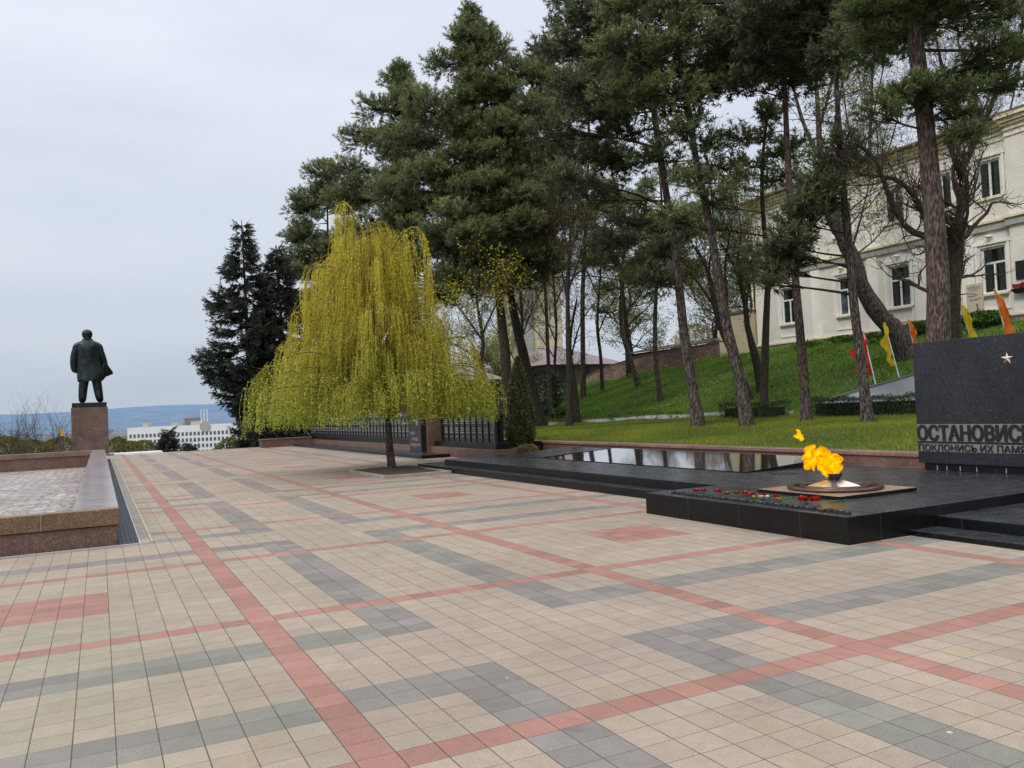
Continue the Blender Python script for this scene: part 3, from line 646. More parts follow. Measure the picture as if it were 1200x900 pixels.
def flower(x, y, col, label, ang, size=1.0, leafy=False):
    names = {'r': 'redpetal', 'w': 'whitepetal', 'y': 'yellowpetal'}
    t = empty('carnation', (x, y, .302), label, 'flower', 'flowers laid beside the candle cups')
    z = .302; size = size*1.3; L = .30*size; dx, dy = math.cos(ang), math.sin(ang)
    mb = MB(); mb.tube([(x, y, z+.035), (x+dx*L*.4, y+dy*L*.4, z+.02), (x+dx*L, y+dy*L, z+.006)], [.003, .0028, .002], 5)
    for k in (.3, .5, .7):
        for s in (-1, 1): mb.tube([(x+dx*L*k, y+dy*L*k, z+.018), (x+dx*L*(k+.12)-dy*s*.03, y+dy*L*(k+.12)+dx*s*.03, z+.02)], [.003, .0006], 4)
    mb.build('stem', MT['stem'], t)
    R = .033*size; mb = MB()
    for k in range(46):
        a = RG.uniform(0, 2*PI); e = RG.uniform(.0, 1.0); d = np.array([math.cos(a)*math.cos(e), math.sin(a)*math.cos(e), math.sin(e)]); u_ = unit(np.cross(d, [.3, .2, 1])); 
        c0 = np.array([x, y, z+.035]); p = c0+d*R*RG.uniform(.7, 1.1); q = c0+d*R*.3
        wv = u_*R*.42; mb.quad([q-wv*.4, q+wv*.4, p+wv, p+d*R*.12, p-wv])
    mb.build('petals', MT[names[col]], t)
    if leafy:
        mb = MB()
        for k in range(14):
            a = RG.uniform(0, 2*PI); q = np.array([x+dx*.05, y+dy*.05, z+.015]); p = q+np.array([math.cos(a)*.08, math.sin(a)*.08, RG.uniform(.0, .05)]); n_ = unit(np.cross(p-q, [0, 0, 1]))*.018; mb.quad([q, (p+q)/2+n_, p, (p+q)/2-n_])
        mb.build('wrapping_leaves', MT['stem'], t)
def Gz(px, py, z): d = ray(px, py); return CAM+d*(z-CAM[2])/d[2]
for px, py, c_, lab, s in [(816, 576, 'r', 'red carnation nearest the far end of the candle row', 1), (824, 576, 'r', 'second red carnation from the far end of the candle row', 1), (842, 577, 'r', 'lone large red carnation left of the row middle', 1.1), (852, 580, 'r', 'small red carnation touching the candle cups', .9), (864, 579, 'r', 'red carnation just right of a small one by the cups', 1),
        (873, 579, 'r', 'red carnation left of the tight red pair', 1), (879, 581, 'r', 'darker red carnation in the tight pair', .9), (882, 580, 'r', 'right red carnation of the tight pair', .9), (883.5, 583.5, 'y', 'small yellow flower under the tight red pair', .7), (894, 580.5, 'r', 'red carnation behind the white flowers', .9), (892, 584, 'w', 'white carnation beside the yellow flower', 1), (899, 584, 'w', 'white carnation second from the yellow flower', .9), (910, 583, 'r', 'red carnation beside the last white one', 1.05), (913, 586, 'y', 'pale yellow flower under a red carnation near the flame', .8),
        (941, 587, 'r', 'large red carnation with green leaves left of the flame reflection', 1.5), (955, 587.5, 'r', 'large red carnation nearest the front platform corner', 1.5)]:
    p = Gz(px, py+1, .32); flower(p[0], p[1], c_, lab, RG.uniform(-.6, .9), s, px == 941)

# ------------------------------------------------------------------ lettering helper
def text_mesh(s, size=1.0, bold=.0, extrude=.01, res=4):
    cu = bpy.data.curves.new('t', 'FONT'); cu.body = s; cu.size = size; cu.offset = bold; cu.extrude = extrude; cu.resolution_u = res; cu.align_x = 'LEFT'
    o = bpy.data.objects.new('t', cu); COL.objects.link(o); bpy.context.view_layer.update()
    me = bpy.data.meshes.new_from_object(o.evaluated_get(bpy.context.evaluated_depsgraph_get())); bpy.data.objects.remove(o); return me
def letters(name, s, mat, parent, o0, right, up, width, height, bold=.02, depth=.008, thick=0):
    """writes s as a mesh filling width x height from corner o0 (world)"""
    me = text_mesh(s, 1, bold, .5); co = np.empty(len(me.vertices)*3); me.vertices.foreach_get('co', co); co = co.reshape(-1, 3)
    mn, mx = co.min(0), co.max(0); right = np.array(right, float); up = np.array(up, float); nrm = np.cross(right, up)
    q = (co-mn)/(mx-mn+1e-9); W = np.array(o0)[None]+q[:, :1]*width*right+q[:, 1:2]*height*up+(q[:, 2:3])*depth*nrm
    if thick:
        Fs = [tuple(p.vertices) for p in me.polygons]; VV = []; FF = []
        for k, sh in enumerate((-thick, 0, thick)):
            FF += [tuple(i+len(VV) for i in f) for f in Fs]; VV += (W+right*sh+nrm*(.0012*k)).tolist()
        me = bpy.data.meshes.new(name); me.from_pydata(VV, [], FF); W = np.array(VV)
    W = W-np.array(parent.matrix_basis.translation); me.vertices.foreach_set('co', W.ravel()); me.update(); me.materials.clear(); me.materials.append(mat); me.name = name
    ob = bpy.data.objects.new(name, me); link(ob, parent); return ob

# ------------------------------------------------------------------ black inscribed wall
def black_wall():
    X = 11.25; t = empty('inscribed_wall', (X+.3, 3, .3), 'tall black granite memorial wall with a gold star and two lines of Cyrillic lettering', 'memorial wall')
    mb = MB(); mb.box(X, X+.55, .6, 5.42, .42, 2.43); mb.build('slab', MT['black_wall'], t, bevel=.006)
    mb = MB(); mb.box(X+.04, X+.5, .7, 5.34, .302, .418); mb.build('foot', MT['black_face'], t)
    mb = MB()
    for y in (5.1, 4.93, 4.7, 4.42, 3.95, 3.3): mb.box(X+.028, X+.038, y, y+.010, .31, .385)
    mb.build('foot_joints', MT['greytrim'], t)
    mb = MB(); mb.box(X-.006, X-.001, .7, 5.405, .785, 1.065); mb.build('band', MT['strip'], t)
    mb = MB(); mb.box(X-.006, X-.001, .7, 5.405, .615, .745); mb.build('band', MT['strip'], t)
    letters('inscription', 'ОСТАНОВИСЬ', MT['letters'], t, (X-.0145, 5.40, .795), (0, -1, 0), (0, 0, 1), 1.90, .262, .018, .006, .011)
    letters('inscription', 'ПОКЛОНИСЬ ИХ ПАМЯТИ', MT['letters'], t, (X-.0145, 5.385, .628), (0, -1, 0), (0, 0, 1), 2.0, .112, .002, .006, .0045)
    mb = MB(); cy, cz = 3.82, 2.055
    rim = []
    for k in range(10):
        a = PI/2+k*PI/5; r = .095 if k % 2 == 0 else .04; rim.append((X-.002, cy+r*math.cos(a), cz+r*math.sin(a)))
    ap = (X-.03, cy, cz)
    for k in range(10): mb.quad([rim[k], rim[(k+1) % 10], ap])
    mb.build('star', MT['gold'], t)
black_wall()

# ------------------------------------------------------------------ wall of steles
def stele_wall():
    t = empty('stele_wall', (10.5, 33, 0), 'long low memorial wall carrying a row of narrow black name steles on a red base', 'memorial wall')
    mb = MB(); mb.box(9.02, 10.09, 23.3, 44.4, -.05, .12, 0, 1); mb.build('step', [MT['black_face'], MT['black_top']], t, bevel=.006)
    mb = MB(); mb.box(10.1, 10.86, 19.55, 25.2, -.05, .34); mb.box(10.1, 10.86, 26.4, 46.4, -.05, .34); mb.build('base', MT['red'], t, bevel=.01)
    mb = MB(); mb.box(10.22, 10.74, 19.7, 25.1, .342, .54, 0, 1); mb.box(10.22, 10.74, 26.5, 46.3, .342, .54, 0, 1); mb.build('plinth', [MT['black_face'], MT['black']], t, bevel=.008)
    mb = MB(); mb.box(10.47, 10.62, 19.95, 25.0, .542, 1.42); mb.box(10.47, 10.62, 26.6, 46.2, .542, 1.42); mb.build('backing', MT['black_face'], t)
    mb = MB(); mb.box(10.33, 10.68, 19.85, 25.05, 1.422, 1.5); mb.box(10.33, 10.68, 26.55, 46.25, 1.422, 1.5); mb.build('cap', MT['black'], t, bevel=.006)
    mb = MB(); mb.box(10.0, 10.75, 25.21, 25.78, -.03, 1.98); mb.build('pillar', MT['red'], t, bevel=.01)
    mb = MB(); mb.box(9.78, 9.99, 25.32, 26.62, .122, 1.62); s = mb.build('inscribed_slab', MT['black'], t, bevel=.006)
    ins = MT['ins'] = simple('engraved_grey', (.33, .33, .33), .7, .3, 30)
    letters('inscription', 'И ВСЕ', ins, t, (9.778, 26.5, .80), (0, -1, 0), (0, 0, 1), .5, .10, .01, .003)
    letters('inscription', 'НАД', ins, t, (9.778, 26.25, .55), (0, -1, 0), (0, 0, 1), .55, .13, .01, .003)
    letters('inscription', 'ПОБЕДИТЕЛИ', ins, t, (9.778, 26.5, .32), (0, -1, 0), (0, 0, 1), 1.0, .13, .01, .003)
    mb = MB(); mb.lathe([(.16, 0), (.16, .006)], 20, 0, (0, 0, 0)); q = np.array(mb.v); W = np.stack([9.776-q[:, 2], 25.72+q[:, 0]*.6, 1.33+q[:, 1]*1.2], -1); mb.v = [tuple(a) for a in W]; mb.build('medallion', ins, t)
    mats = [MT['black'], ins]; proto = None; k = 0
    for a, b in ((20.03, 24.9), (26.75, 46.1)):
        n = int((b-a)/.495)
        for i in range(n):
            y = a+i*.495
            if proto is None:
                mb = MB(); mb.box(10.345, 10.465, y, y+.385, .542, 1.418)
                for j in range(9):
                    z = 1.32-j*.075-(.02 if j > 3 else 0)
                    if j in (3, 7): continue
                    wv = RG.uniform(.10, .16)*(.8 if j == 8 else 1); c = y+.19
                    mb.quad([(10.3435, c+wv, z), (10.3435, c-wv, z), (10.3435, c-wv, z+.028), (10.3435, c+wv, z+.028)], 1)
                proto = mb.build('stele', mats, t); y00 = y
            else:
                c = proto.copy(); COL.objects.link(c); c.parent = t; c.location = (0, y-y00, 0)
stele_wall()
mb = MB(); mb.box(7.17, 10.09, 44.42, 44.85, -.05, .44); wl = empty('low_wall', (8.6, 44.6, 0), 'short low red granite wall closing the far end of the steps', 'wall')
mb.build('wall', MT['red'], wl, bevel=.01); mb = MB(); mb.box(7.13, 10.09, 44.38, 44.89, .442, .5); mb.build('coping', MT['wallcope'], wl, bevel=.01)

# retaining wall of the lawn, planting beds
def retaining():
    t = empty('retaining_wall', (12, 6, 0), 'long low red granite retaining wall with pink coping along the lawn edge', 'wall')
    mb = MB(); mb.box(11.87, 12.1, -20, 19.6, -.1, .455); mb.box(12.101, 12.3, 19.38, 19.6, -.1, .455); mb.box(12.301, 12.5, 19.38, 48, -.1, .455); mb.build('wall', MT['red'], t)
    mb = MB(); mb.box(11.83, 12.16, -20, 19.64, .457, .53); mb.box(12.25, 12.55, 19.645, 48, .457, .52); mb.build('coping', MT['wallcope'], t, bevel=.01)
retaining()
V, F = grid(np.linspace(11.452, 11.868, 4), np.arange(2.5, 18.75, .25), lambda X, Y: .27+.02*np.sin(X*31+Y*7)+.015*np.sin(Y*13))
o = np_mesh('soil_strip', V, F, MT['gravel'], smooth=True); tag(o, kind='structure')
V, F = grid(np.linspace(11.12, 12.28, 10), np.arange(18.76, 30, .2), lambda X, Y: .16+.03*np.sin(X*9)*np.sin(Y*5))
o = np_mesh('planting_bed', V, F, MT['soil'], smooth=True); tag(o, kind='structure')

# bed around the willow
def willow_bed():
    t = empty('tree_bed', (6.7, 18.4, 0), 'square soil bed with a low concrete kerb around the foot of the weeping willow', 'tree bed')
    x0, x1, y0, y1 = 5.32, 7.17, 16.1, 19.3
    mb = MB(); mb.box(x0, x1, y0, y0+.1, -.02, .075); mb.box(x0, x1, y1-.1, y1, -.02, .075); mb.box(x0, x0+.1, y0+.1, y1-.1, -.02, .075); mb.box(x1-.1, x1, y0+.1, y1-.1, -.02, .075); mb.build('kerb', MT['concrete'], t, bevel=.01)
    V, F = grid(np.linspace(x0+.1, x1-.1, 22), np.linspace(y0+.1, y1-.1, 40), lambda X, Y: .05+.05*np.exp(-((X-6.4)**2+(Y-18.7)**2)/1.2)+.012*np.sin(X*17+Y*5)*np.sin(Y*23))
    np_mesh('soil', V, F, MT['soil'], t, smooth=True)
willow_bed()

# ------------------------------------------------------------------ foliage tools
def frames(D):
    D = unit(D); ref = np.tile([0., 0, 1], (len(D), 1)); ref[np.abs(D[:, 2]) > .9] = (1, 0, 0)
    A = unit(np.cross(D, ref)); return A, np.cross(D, A), D
def make_tufts(P, D, S, C, rg, per=24, wd=.055, spread=(.55, 1.25), nl=(.38, .62)):
    """bottle-brush shoots: needles as thin triangles round an axis"""
    n = len(P); A, B, D = frames(D)
    t = rg.uniform(.0, .9, (n, per)); a = rg.uniform(0, 2*PI, (n, per)); e = rg.uniform(spread[0], spread[1], (n, per)); L = rg.uniform(nl[0], nl[1], (n, per))
    d = D[:, None]*np.cos(e)[..., None] + (A[:, None]*np.cos(a)[..., None]+B[:, None]*np.sin(a)[..., None])*np.sin(e)[..., None]
    base = P[:, None]+D[:, None]*(t*S[:, None])[..., None]
    tip = base+d*(L*S[:, None])[..., None]
    w = unit(np.cross(d, rg.normal(0, 1, (n, per, 3))))*(wd*S[:, None, None]*1.0)
    V = np.stack([base-w, base+w, tip], 2).reshape(-1, 3)
    cc = C[:, None]*rg.uniform(.75, 1.25, (n, per, 1)); cc = np.repeat(cc.reshape(-1, 3), 3, axis=0); cc[2::3] *= 1.25
    return V, np.arange(len(V)).reshape(-1, 3), cc
def make_leaves(P, size, C, rg, aspect=.5, D=None, jitter=1.0):
    n = len(P); d = rg.normal(0, 1, (n, 3))*jitter
    if D is not None: d = d+D
    d = unit(d); u_ = unit(np.cross(d, rg.normal(0, 1, (n, 3)))); s = (size*rg.uniform(.6, 1.3, n))[:, None]
    V = np.stack([P, P+d*s*.5+u_*s*aspect*.5, P+d*s, P+d*s*.5-u_*s*aspect*.5], 1).reshape(-1, 3)
    return V, np.arange(len(V)).reshape(-1, 4), np.repeat(C*rg.uniform(.75, 1.25, (n, 1)), 4, axis=0)
def bez(a, b, c, k):
    t = np.linspace(0, 1, k)[None, :, None]; return (1-t)**2*a[:, None]+2*t*(1-t)*b[:, None]+t*t*c[:, None]

PALETTE = {'pine': (np.array([.035, .050, .020]), np.array([.225, .262, .105])), 'pine_dark': (np.array([.020, .028, .015]), np.array([.145, .17, .080])),
           'pine_green': (np.array([.040, .060, .020]), np.array([.175, .225, .085])), 'pine_olive': (np.array([.042, .050, .020]), np.array([.22, .235, .095]))}
def foliage_from_masses(masses, trunk, rtr, rg, pal, tuft, dens, per):
    """masses: (x,y,z,rx,rz) clumps; each gets a limb from the trunk, twigs and needle shoots"""
    M_ = np.array([m[:5] for m in masses], float); c = M_[:, :3]; n = len(c)
    tz = trunk[:, 2]
    # attachment: point of the trunk a bit under the clump
    horiz = np.array([np.min(np.hypot(trunk[:, 0]-p[0], trunk[:, 1]-p[1])) for p in c])
    za = np.clip(c[:, 2]-.12*horiz+rg.normal(0, .12, n), tz[0]+1, tz[-1]-.2)
    A = np.stack([np.interp(za, tz, trunk[:, i]) for i in range(3)], -1)
    mid = (A+c)/2; mid[:, 2] += rg.uniform(-.1, .25, n)*horiz*.5; mid[:, :2] += rg.normal(0, .12, (n, 2))*np.maximum(horiz, .5)[:, None]
    limbP = bez(A, mid, c, 7); dist = np.linalg.norm(c-A, axis=1)
    R0 = np.clip(.012+.012*dist, .02, .09); limbR = R0[:, None]*np.linspace(1, .28, 7)[None]
    parts = [tubes(limbP, limbR, 6)]
    P = []; D = []; Cc = []; TA = []; TB = []
    lo, hi = PALETTE[pal]
    for i in range(n):
        rx, rz = M_[i, 3], M_[i, 4]; N_ = max(10, int(dens*rx**1.7*(rz/rx)**.4*4.2))
        u = unit(rg.normal(0, 1, (N_, 3))); u[:, 2] = np.abs(u[:, 2])*np.where(rg.random(N_) < .78, 1, -1)
        rr = rg.uniform(.45, 1.0, N_)**.6
        off = u*rr[:, None]*np.array([rx, rx, rz]); e = c[i]+off
        s = limbP[i, rg.integers(3, 7, N_)]; TA.append(s); TB.append(e)
        out = unit(off+np.array([0, 0, .25*rz])); out[:, 2] += .35
        P.append(e); D.append(out+rg.normal(0, .35, (N_, 3)))
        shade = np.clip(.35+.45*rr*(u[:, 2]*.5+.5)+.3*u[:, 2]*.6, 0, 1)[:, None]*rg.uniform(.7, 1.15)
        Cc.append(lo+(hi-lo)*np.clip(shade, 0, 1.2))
        # second shoot half way down the twig
        k = rg.random(N_) < .6; h = s[k]+(e[k]-s[k])*rg.uniform(.5, .8, (k.sum(), 1)); P.append(h); D.append((e[k]-s[k])+rg.normal(0, .4, (k.sum(), 3))+[0, 0, .2]); Cc.append(lo+(hi-lo)*rg.uniform(.05, .5, (k.sum(), 1)))
    P = np.concatenate(P); D = np.concatenate(D); Cc = np.concatenate(Cc); TA = np.concatenate(TA); TB = np.concatenate(TB)
    md = (TA+TB)/2+rg.normal(0, .08, TA.shape); tw = bez(TA, md, TB, 4); parts.append(tubes(tw, np.full((len(TA), 4), .010)*np.array([1.2, 1, .7, .5]), 3))
    S = tuft*rg.uniform(.75, 1.25, len(P))
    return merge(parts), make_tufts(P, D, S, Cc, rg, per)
def crown_masses(trunk, z0, z1, rmax, rg, n, shape='cone', size=(.55, 1.0), flat=.5, side=None):
    out = []
    for i in range(n):
        f = rg.random()**1.05; z = z0+(z1-z0)*f
        if shape == 'cone': R = rmax*(1-f)**.8*(.55+.45*min(1, f/.12))
        elif shape == 'round': R = rmax*math.sqrt(max(0, 1-(2*f-.85)**2/1.4))
        else: R = rmax*(.55+.45*math.sin(PI*min(1, f*1.1)))*(1-.5*f**3)
        a = rg.uniform(0, 2*PI) if side is None else rg.normal(side[0], side[1]); q = R*rg.uniform(.25, 1.0)**.6
        c = np.array([np.interp(z, trunk[:, 2], trunk[:, 0]), np.interp(z, trunk[:, 2], trunk[:, 1])])
        s = rg.uniform(*size)*(.55+.45*(1-f))
        out.append((c[0]+q*math.cos(a), c[1]+q*math.sin(a), z+.08*q, s, s*flat*rg.uniform(.8, 1.3)))
    out.append((trunk[-1, 0], trunk[-1, 1], trunk[-1, 2]-.1, .35, .5))
    return out
def trunk_mesh(path, r0, r1, k=22, seg=12, flare=1.45):
    P = smooth_path(path, k); t = np.linspace(0, 1, k); R = (r0*(1-t)+r1*t); R[0] *= flare; R[1] *= 1+.35*(flare-1)
    P[0, 2] -= .25
    return P, tubes(P[None], R[None], seg)
def knob(V, rg, amp, P=None):
    return V+amp*(np.sin(V*9.1)+np.sin(V*17.3+1)+.6*np.sin(V[:, [1, 2, 0]]*31.7))
def path_world(pts, base):
    D = depth(base); return [np.array(base)]+[at(px, py, D) for px, py in pts[1:]]
def pine(label, pts, X=None, r=.16, n=60, z0=.45, rmax=2.6, shape='round', pal='pine', extra=(), tuft=.34, dens=26, per=20, bark='bark', seed=0, top=None, base=None, size=(.55, 1.0), flat=.5, dead=6, group='pines on the lawn bank', name='pine_tree', side=None, exd=1.2, rtop=.04):
    rg = np.random.default_rng(100+seed)
    if base is None: base = ground_at(*pts[0]) if X is None else onX(*pts[0], X)
    base = np.array(base, float); base[2] = float(terr(base[0], base[1])) if base[0] > 12 else base[2]
    path = path_world(pts, base)
    t = empty(name, base, label, 'tree', group)
    P, (V, F) = trunk_mesh(path, r, rtop, 26, 12)
    V = knob(V, rg, r*.02); np_mesh('trunk', V, F, MT[bark], t, smooth=True)
    H = P[-1, 2]-P[0, 2]
    ms = crown_masses(P, P[0, 2]+H*z0, P[-1, 2], rmax, rg, n, shape, size, flat, side)
    D = depth(base)
    for e in extra:
        q = at(e[0], e[1], D+rg.uniform(-exd, exd)); rr = e[2]*D/FPX; ms.append((q[0], q[1], q[2], rr, rr*(e[3] if len(e) > 3 else .6)))
    (bv, bf), (fv, ff, fc) = foliage_from_masses(ms, P, r, rg, pal, tuft, dens, per)
    if dead:    # bare dead limbs under the crown
        z = rg.uniform(P[0, 2]+H*.22, P[0, 2]+H*(z0+.25), dead); A = np.stack([np.interp(z, P[:, 2], P[:, i]) for i in range(3)], -1); a = rg.uniform(0, 2*PI, dead); L = rg.uniform(.5, 1.8, dead)
        B_ = A+np.stack([np.cos(a)*L, np.sin(a)*L, rg.uniform(-.3, .4, dead)*L], -1); v2, f2 = tubes(bez(A, (A+B_)/2+[0, 0, .1], B_, 5), np.linspace(.022, .006, 5)[None].repeat(dead, 0), 4); bv, bf = merge([(bv, bf), (v2, f2)])
    np_mesh('limbs', bv, bf, MT['bark_dark'], t, smooth=True)
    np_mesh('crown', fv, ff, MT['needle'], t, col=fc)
    return t

# ------------------------------------------------------------------ broadleaf branching
def branching(P0, D0, L0, R0, levels, rg, kids=(4, 4, 4), ratio=.62, up=.25, wig=.22, spread=.75, k=6, seg=(7, 5, 4, 3, 3)):
    parts = []; tips = []
    P0 = np.atleast_2d(P0).astype(float); D0 = unit(np.atleast_2d(D0).astype(float)); L = np.atleast_1d(L0).astype(float); R = np.atleast_1d(R0).astype(float)
    for lv in range(levels):
        n = len(P0); pts = np.zeros((n, k, 3)); pts[:, 0] = P0; d = D0.copy()
        for j in range(1, k):
            d = unit(d+rg.normal(0, wig, (n, 3))+[0, 0, up*.35]); pts[:, j] = pts[:, j-1]+d*(L/(k-1))[:, None]
        rr = R[:, None]*np.linspace(1, .5, k)[None]; parts.append(tubes(pts, rr, seg[min(lv, len(seg)-1)]))
        if lv == levels-1: tips.append(pts[:, k//2:].reshape(-1, 3)); break
        if lv == levels-2: tips.append(pts[:, k//2:].reshape(-1, 3))
        m = kids[min(lv, len(kids)-1)]; idx = rg.integers(1, k, (n, m)); idx[:, 0] = k-1
        Pn = pts[np.arange(n)[:, None], idx].reshape(-1, 3); tang = unit(pts[np.arange(n)[:, None], idx]-pts[np.arange(n)[:, None], idx-1]).reshape(-1, 3)
        D0 = unit(tang+rg.normal(0, spread, (n*m, 3))+[0, 0, up]); Rn = (R[:, None]*np.interp(idx, [0, k-1], [1, .5])*rg.uniform(.55, .8, (n, m))).ravel()
        L = np.repeat(L, m)*ratio*rg.uniform(.7, 1.25, n*m); P0 = Pn; R = np.maximum(Rn, .0035)
    return merge(parts), np.concatenate(tips)
def broadleaf(label, pts, limbs, X=None, base=None, r=.2, rtop=.06, levels=4, kids=(4, 4, 4), L=1.6, leafc=((.14, .17, .02), (.32, .32, .05)), nleaf=2500, leafs=.07, seed=0, bark='bark_dark', group=None, name='broadleaf_tree', up=.25, crownname='crown', sprout=14, wig=.22, lspread=.12):
    rg = np.random.default_rng(400+seed)
    if base is None: base = ground_at(*pts[0]) if X is None else onX(*pts[0], X)
    base = np.array(base, float)
    if base[0] > 12: base[2] = float(terr(base[0], base[1]))
    t = empty(name, base, label, 'tree', group); D = depth(base)
    P, tm = trunk_mesh(path_world(pts, base), r, rtop, 24, 12); tm = (knob(tm[0], rg, r*.05), tm[1]); parts = [tm]
    S = [P[i] for i in rg.integers(10, 24, sprout)]; SD = [np.array([*rg.normal(0, 1, 2), .8]) for _ in S]; SL = [L*rg.uniform(.6, 1.1) for _ in S]; SR = [max(.014, rtop*.4)]*len(S)
    for lb in limbs:
        w0, w1 = lb[0], lb[1]; q = smooth_path([at(px, py, D+lb[3]*i/len(lb[2]) if len(lb) > 3 else D) for i, (px, py) in enumerate(lb[2])], 12); rr = np.linspace(w0, w1, 12); v, f = tubes(q[None], rr[None], 8); parts.append((knob(v, rg, w0*.05), f))
        for i in range(3, 12):
            for _ in range(2): S.append(q[i]); SD.append(unit(q[i]-q[i-1])*.5+rg.normal(0, .7, 3)+[0, 0, .4]); SL.append(L*rg.uniform(.35, .9)); SR.append(w1*.5)
    np_mesh('trunk', *merge(parts), MT[bark], t, smooth=True)
    (bv, bf), tips = branching(np.array(S), np.array(SD), np.array(SL), np.array(SR), levels, rg, kids, up=up, wig=wig)
    np_mesh('twigs', bv, bf, MT['bark_grey'], t)
    if nleaf:
        lp = tips[rg.integers(0, len(tips), nleaf)]+rg.normal(0, lspread, (nleaf, 3)); a, b = np.array(leafc[0]), np.array(leafc[1]); C = a+(b-a)*rg.random((nleaf, 1))
        V, F, C = make_leaves(lp, leafs, C, rg, .6); np_mesh(crownname, V, F, MT['leaf'], t, col=C)
    return t

# ------------------------------------------------------------------ weeping willow
def willow():
    rg = np.random.default_rng(77); base = np.array([6.40, 18.7, .09]); D = depth(base)
    t = empty('weeping_willow', base, 'yellow-green weeping willow with hanging strands standing alone in the kerbed bed', 'tree')
    path = [base]+[at(px, py, D) for px, py in [(456, 520), (455, 500), (453, 470), (447, 430), (440, 380), (430, 330), (420, 280), (412, 245)]]
    P = smooth_path(path, 24); tt = np.linspace(0, 1, 24); R = np.interp(tt, [0, .05, .25, .6, 1], [.15, .115, .10, .055, .012]); P[0, 2] -= .1
    V, F = tubes(P[None], R[None], 12); np_mesh('trunk', knob(V, rg, .004), F, MT['bark'], t, smooth=True)
    # envelope radius against height (from the outline)
    c0 = np.array([6.45, 19.6]); zt_ = 8.05
    Rz = lambda z: np.interp(z, [1.4, 2.0, 2.4, 2.8, 3.3, 3.8, 4.3, 4.8, 5.5, 6.3, 7.2, 7.6, 8.0], [3.6, 3.75, 3.65, 3.4, 3.1, 2.75, 2.4, 2.1, 1.9, 1.55, 1.0, .7, .2])
    n = 360; z = rg.uniform(1.9, 7.3, 1600); z = z[rg.random(1600)*3.9 < Rz(z)][:n]; n = len(z); h = z; a = rg.uniform(0, 2*PI, n); R_ = Rz(h)*rg.uniform(.45, .97, n)**.7*(1+.10*np.sin(3*a+h)+.08*np.sin(5*a-h*1.7))
    cx = np.interp(h, [0, 8], [6.25, 6.15])
    tip = np.stack([cx+R_*np.cos(a), 19.3+R_*np.sin(a)*.95, h], -1)
    zs = np.clip(h-R_*rg.uniform(.25, .6, n), 1.5, 7.6); A = np.stack([np.interp(zs, P[:, 2], P[:, i]) for i in range(3)], -1)
    mid = (A+tip)/2; mid[:, 2] = np.maximum(A[:, 2], h)+rg.uniform(.25, .9, n)*np.clip(R_/2.5, .3, 1)
    K = 12; limb = bez(A, mid, tip, K)
    big = np.clip(.010+.009*R_, .012, .045); v1 = tubes(limb, big[:, None]*np.linspace(1, .3, K)[None], 5)
    # signature arched boughs of the outline
    arch = []
    for pts, dd in (([(440, 360), (455, 300), (478, 268), (497, 275), (503, 320)], 0), ([(436, 330), (425, 270), (408, 240), (398, 238), (394, 250)], .2), ([(430, 340), (400, 315), (375, 312), (360, 322), (358, 352)], -.3),
                    ([(440, 420), (400, 380), (365, 355), (345, 365), (338, 400)], .4), ([(445, 420), (480, 375), (508, 370), (520, 385), (524, 420)], -.2), ([(445, 440), (500, 405), (545, 395), (560, 420), (566, 460)], .5), ([(440, 470), (380, 430), (320, 428), (295, 450), (286, 480)], -.4), ([(450, 460), (520, 430), (560, 432), (574, 455), (578, 480)], -.6)):
        q = smooth_path([at(x, y, D+dd+RG.normal(0, .1)) for x, y in pts], K); arch.append(q)
    arch = np.array(arch); v2 = tubes(arch, np.linspace(.04, .010, K)[None].repeat(len(arch), 0), 6)
    bv, bf = merge([v1, v2]); np_mesh('limbs', bv, bf, MT['bark_willow'], t, smooth=True)
    allL = np.concatenate([limb, arch, arch, arch])
    # strands
    m = 6800; li = rg.integers(0, len(allL), m); kk = rg.integers(5, K, m); drop_ = (allL[li, kk, 2] > 4.6) & (rg.random(m) < .30); li = np.where(drop_, rg.integers(0, n, m), li); S0 = allL[li, kk]+rg.normal(0, .06, (m, 3)); tang = unit(allL[li, kk]-allL[li, kk-1])
    floor_ = rg.uniform(1.32, 1.75, m)+.25*np.maximum(0, 1-np.abs(S0[:, 0]-6.5)/3)*rg.random(m)
    L = np.clip(rg.gamma(4, .42, m), .5, 3.2); L = np.minimum(L, np.maximum(S0[:, 2]-floor_, .15))
    kS = 9; s = np.linspace(0, 1, kS)[None]
    outw = tang*rg.uniform(.08, .32, (m, 1)); ph = rg.uniform(0, 6, (m, 1)); sway = .05*np.sin(s*4+ph)*s
    X = S0[:, None]+outw[:, None]*(1-np.exp(-4*s))[..., None]*np.minimum(L, 1)[:, None, None]; X[..., 2] -= L[:, None]*s**1.15; X[..., 0] += sway*L[:, None]; X[..., 1] += sway[:, ::-1]*L[:, None]*.6
    v, f = tubes(X, np.full((m, kS), .0042), 3)
    warm = np.array([.68, .56, .085]); grn = np.array([.43, .42, .07])
    zf = lambda zz: np.clip((zz-1.6)/3.2, 0, 1)[:, None]
    cv = grn+(warm-grn)*zf(v[:, 2]); np_mesh('strands', v, f, MT['willow'], t, col=cv)
    # leaves along strands
    nl = 150000; w_ = L/L.sum(); si = rg.choice(m, nl, p=w_); u = rg.uniform(.05, 1, nl)*(kS-1); i0 = np.minimum(u.astype(int), kS-2); fr = (u-i0)[:, None]
    lp = X[si, i0]*(1-fr)+X[si, i0+1]*fr+rg.normal(0, .012, (nl, 3))
    dn = unit(X[si, i0+1]-X[si, i0]); nz = np.sin(lp[:, 0]*2.3+lp[:, 1]*1.1)*np.sin(lp[:, 2]*1.7+lp[:, 0])
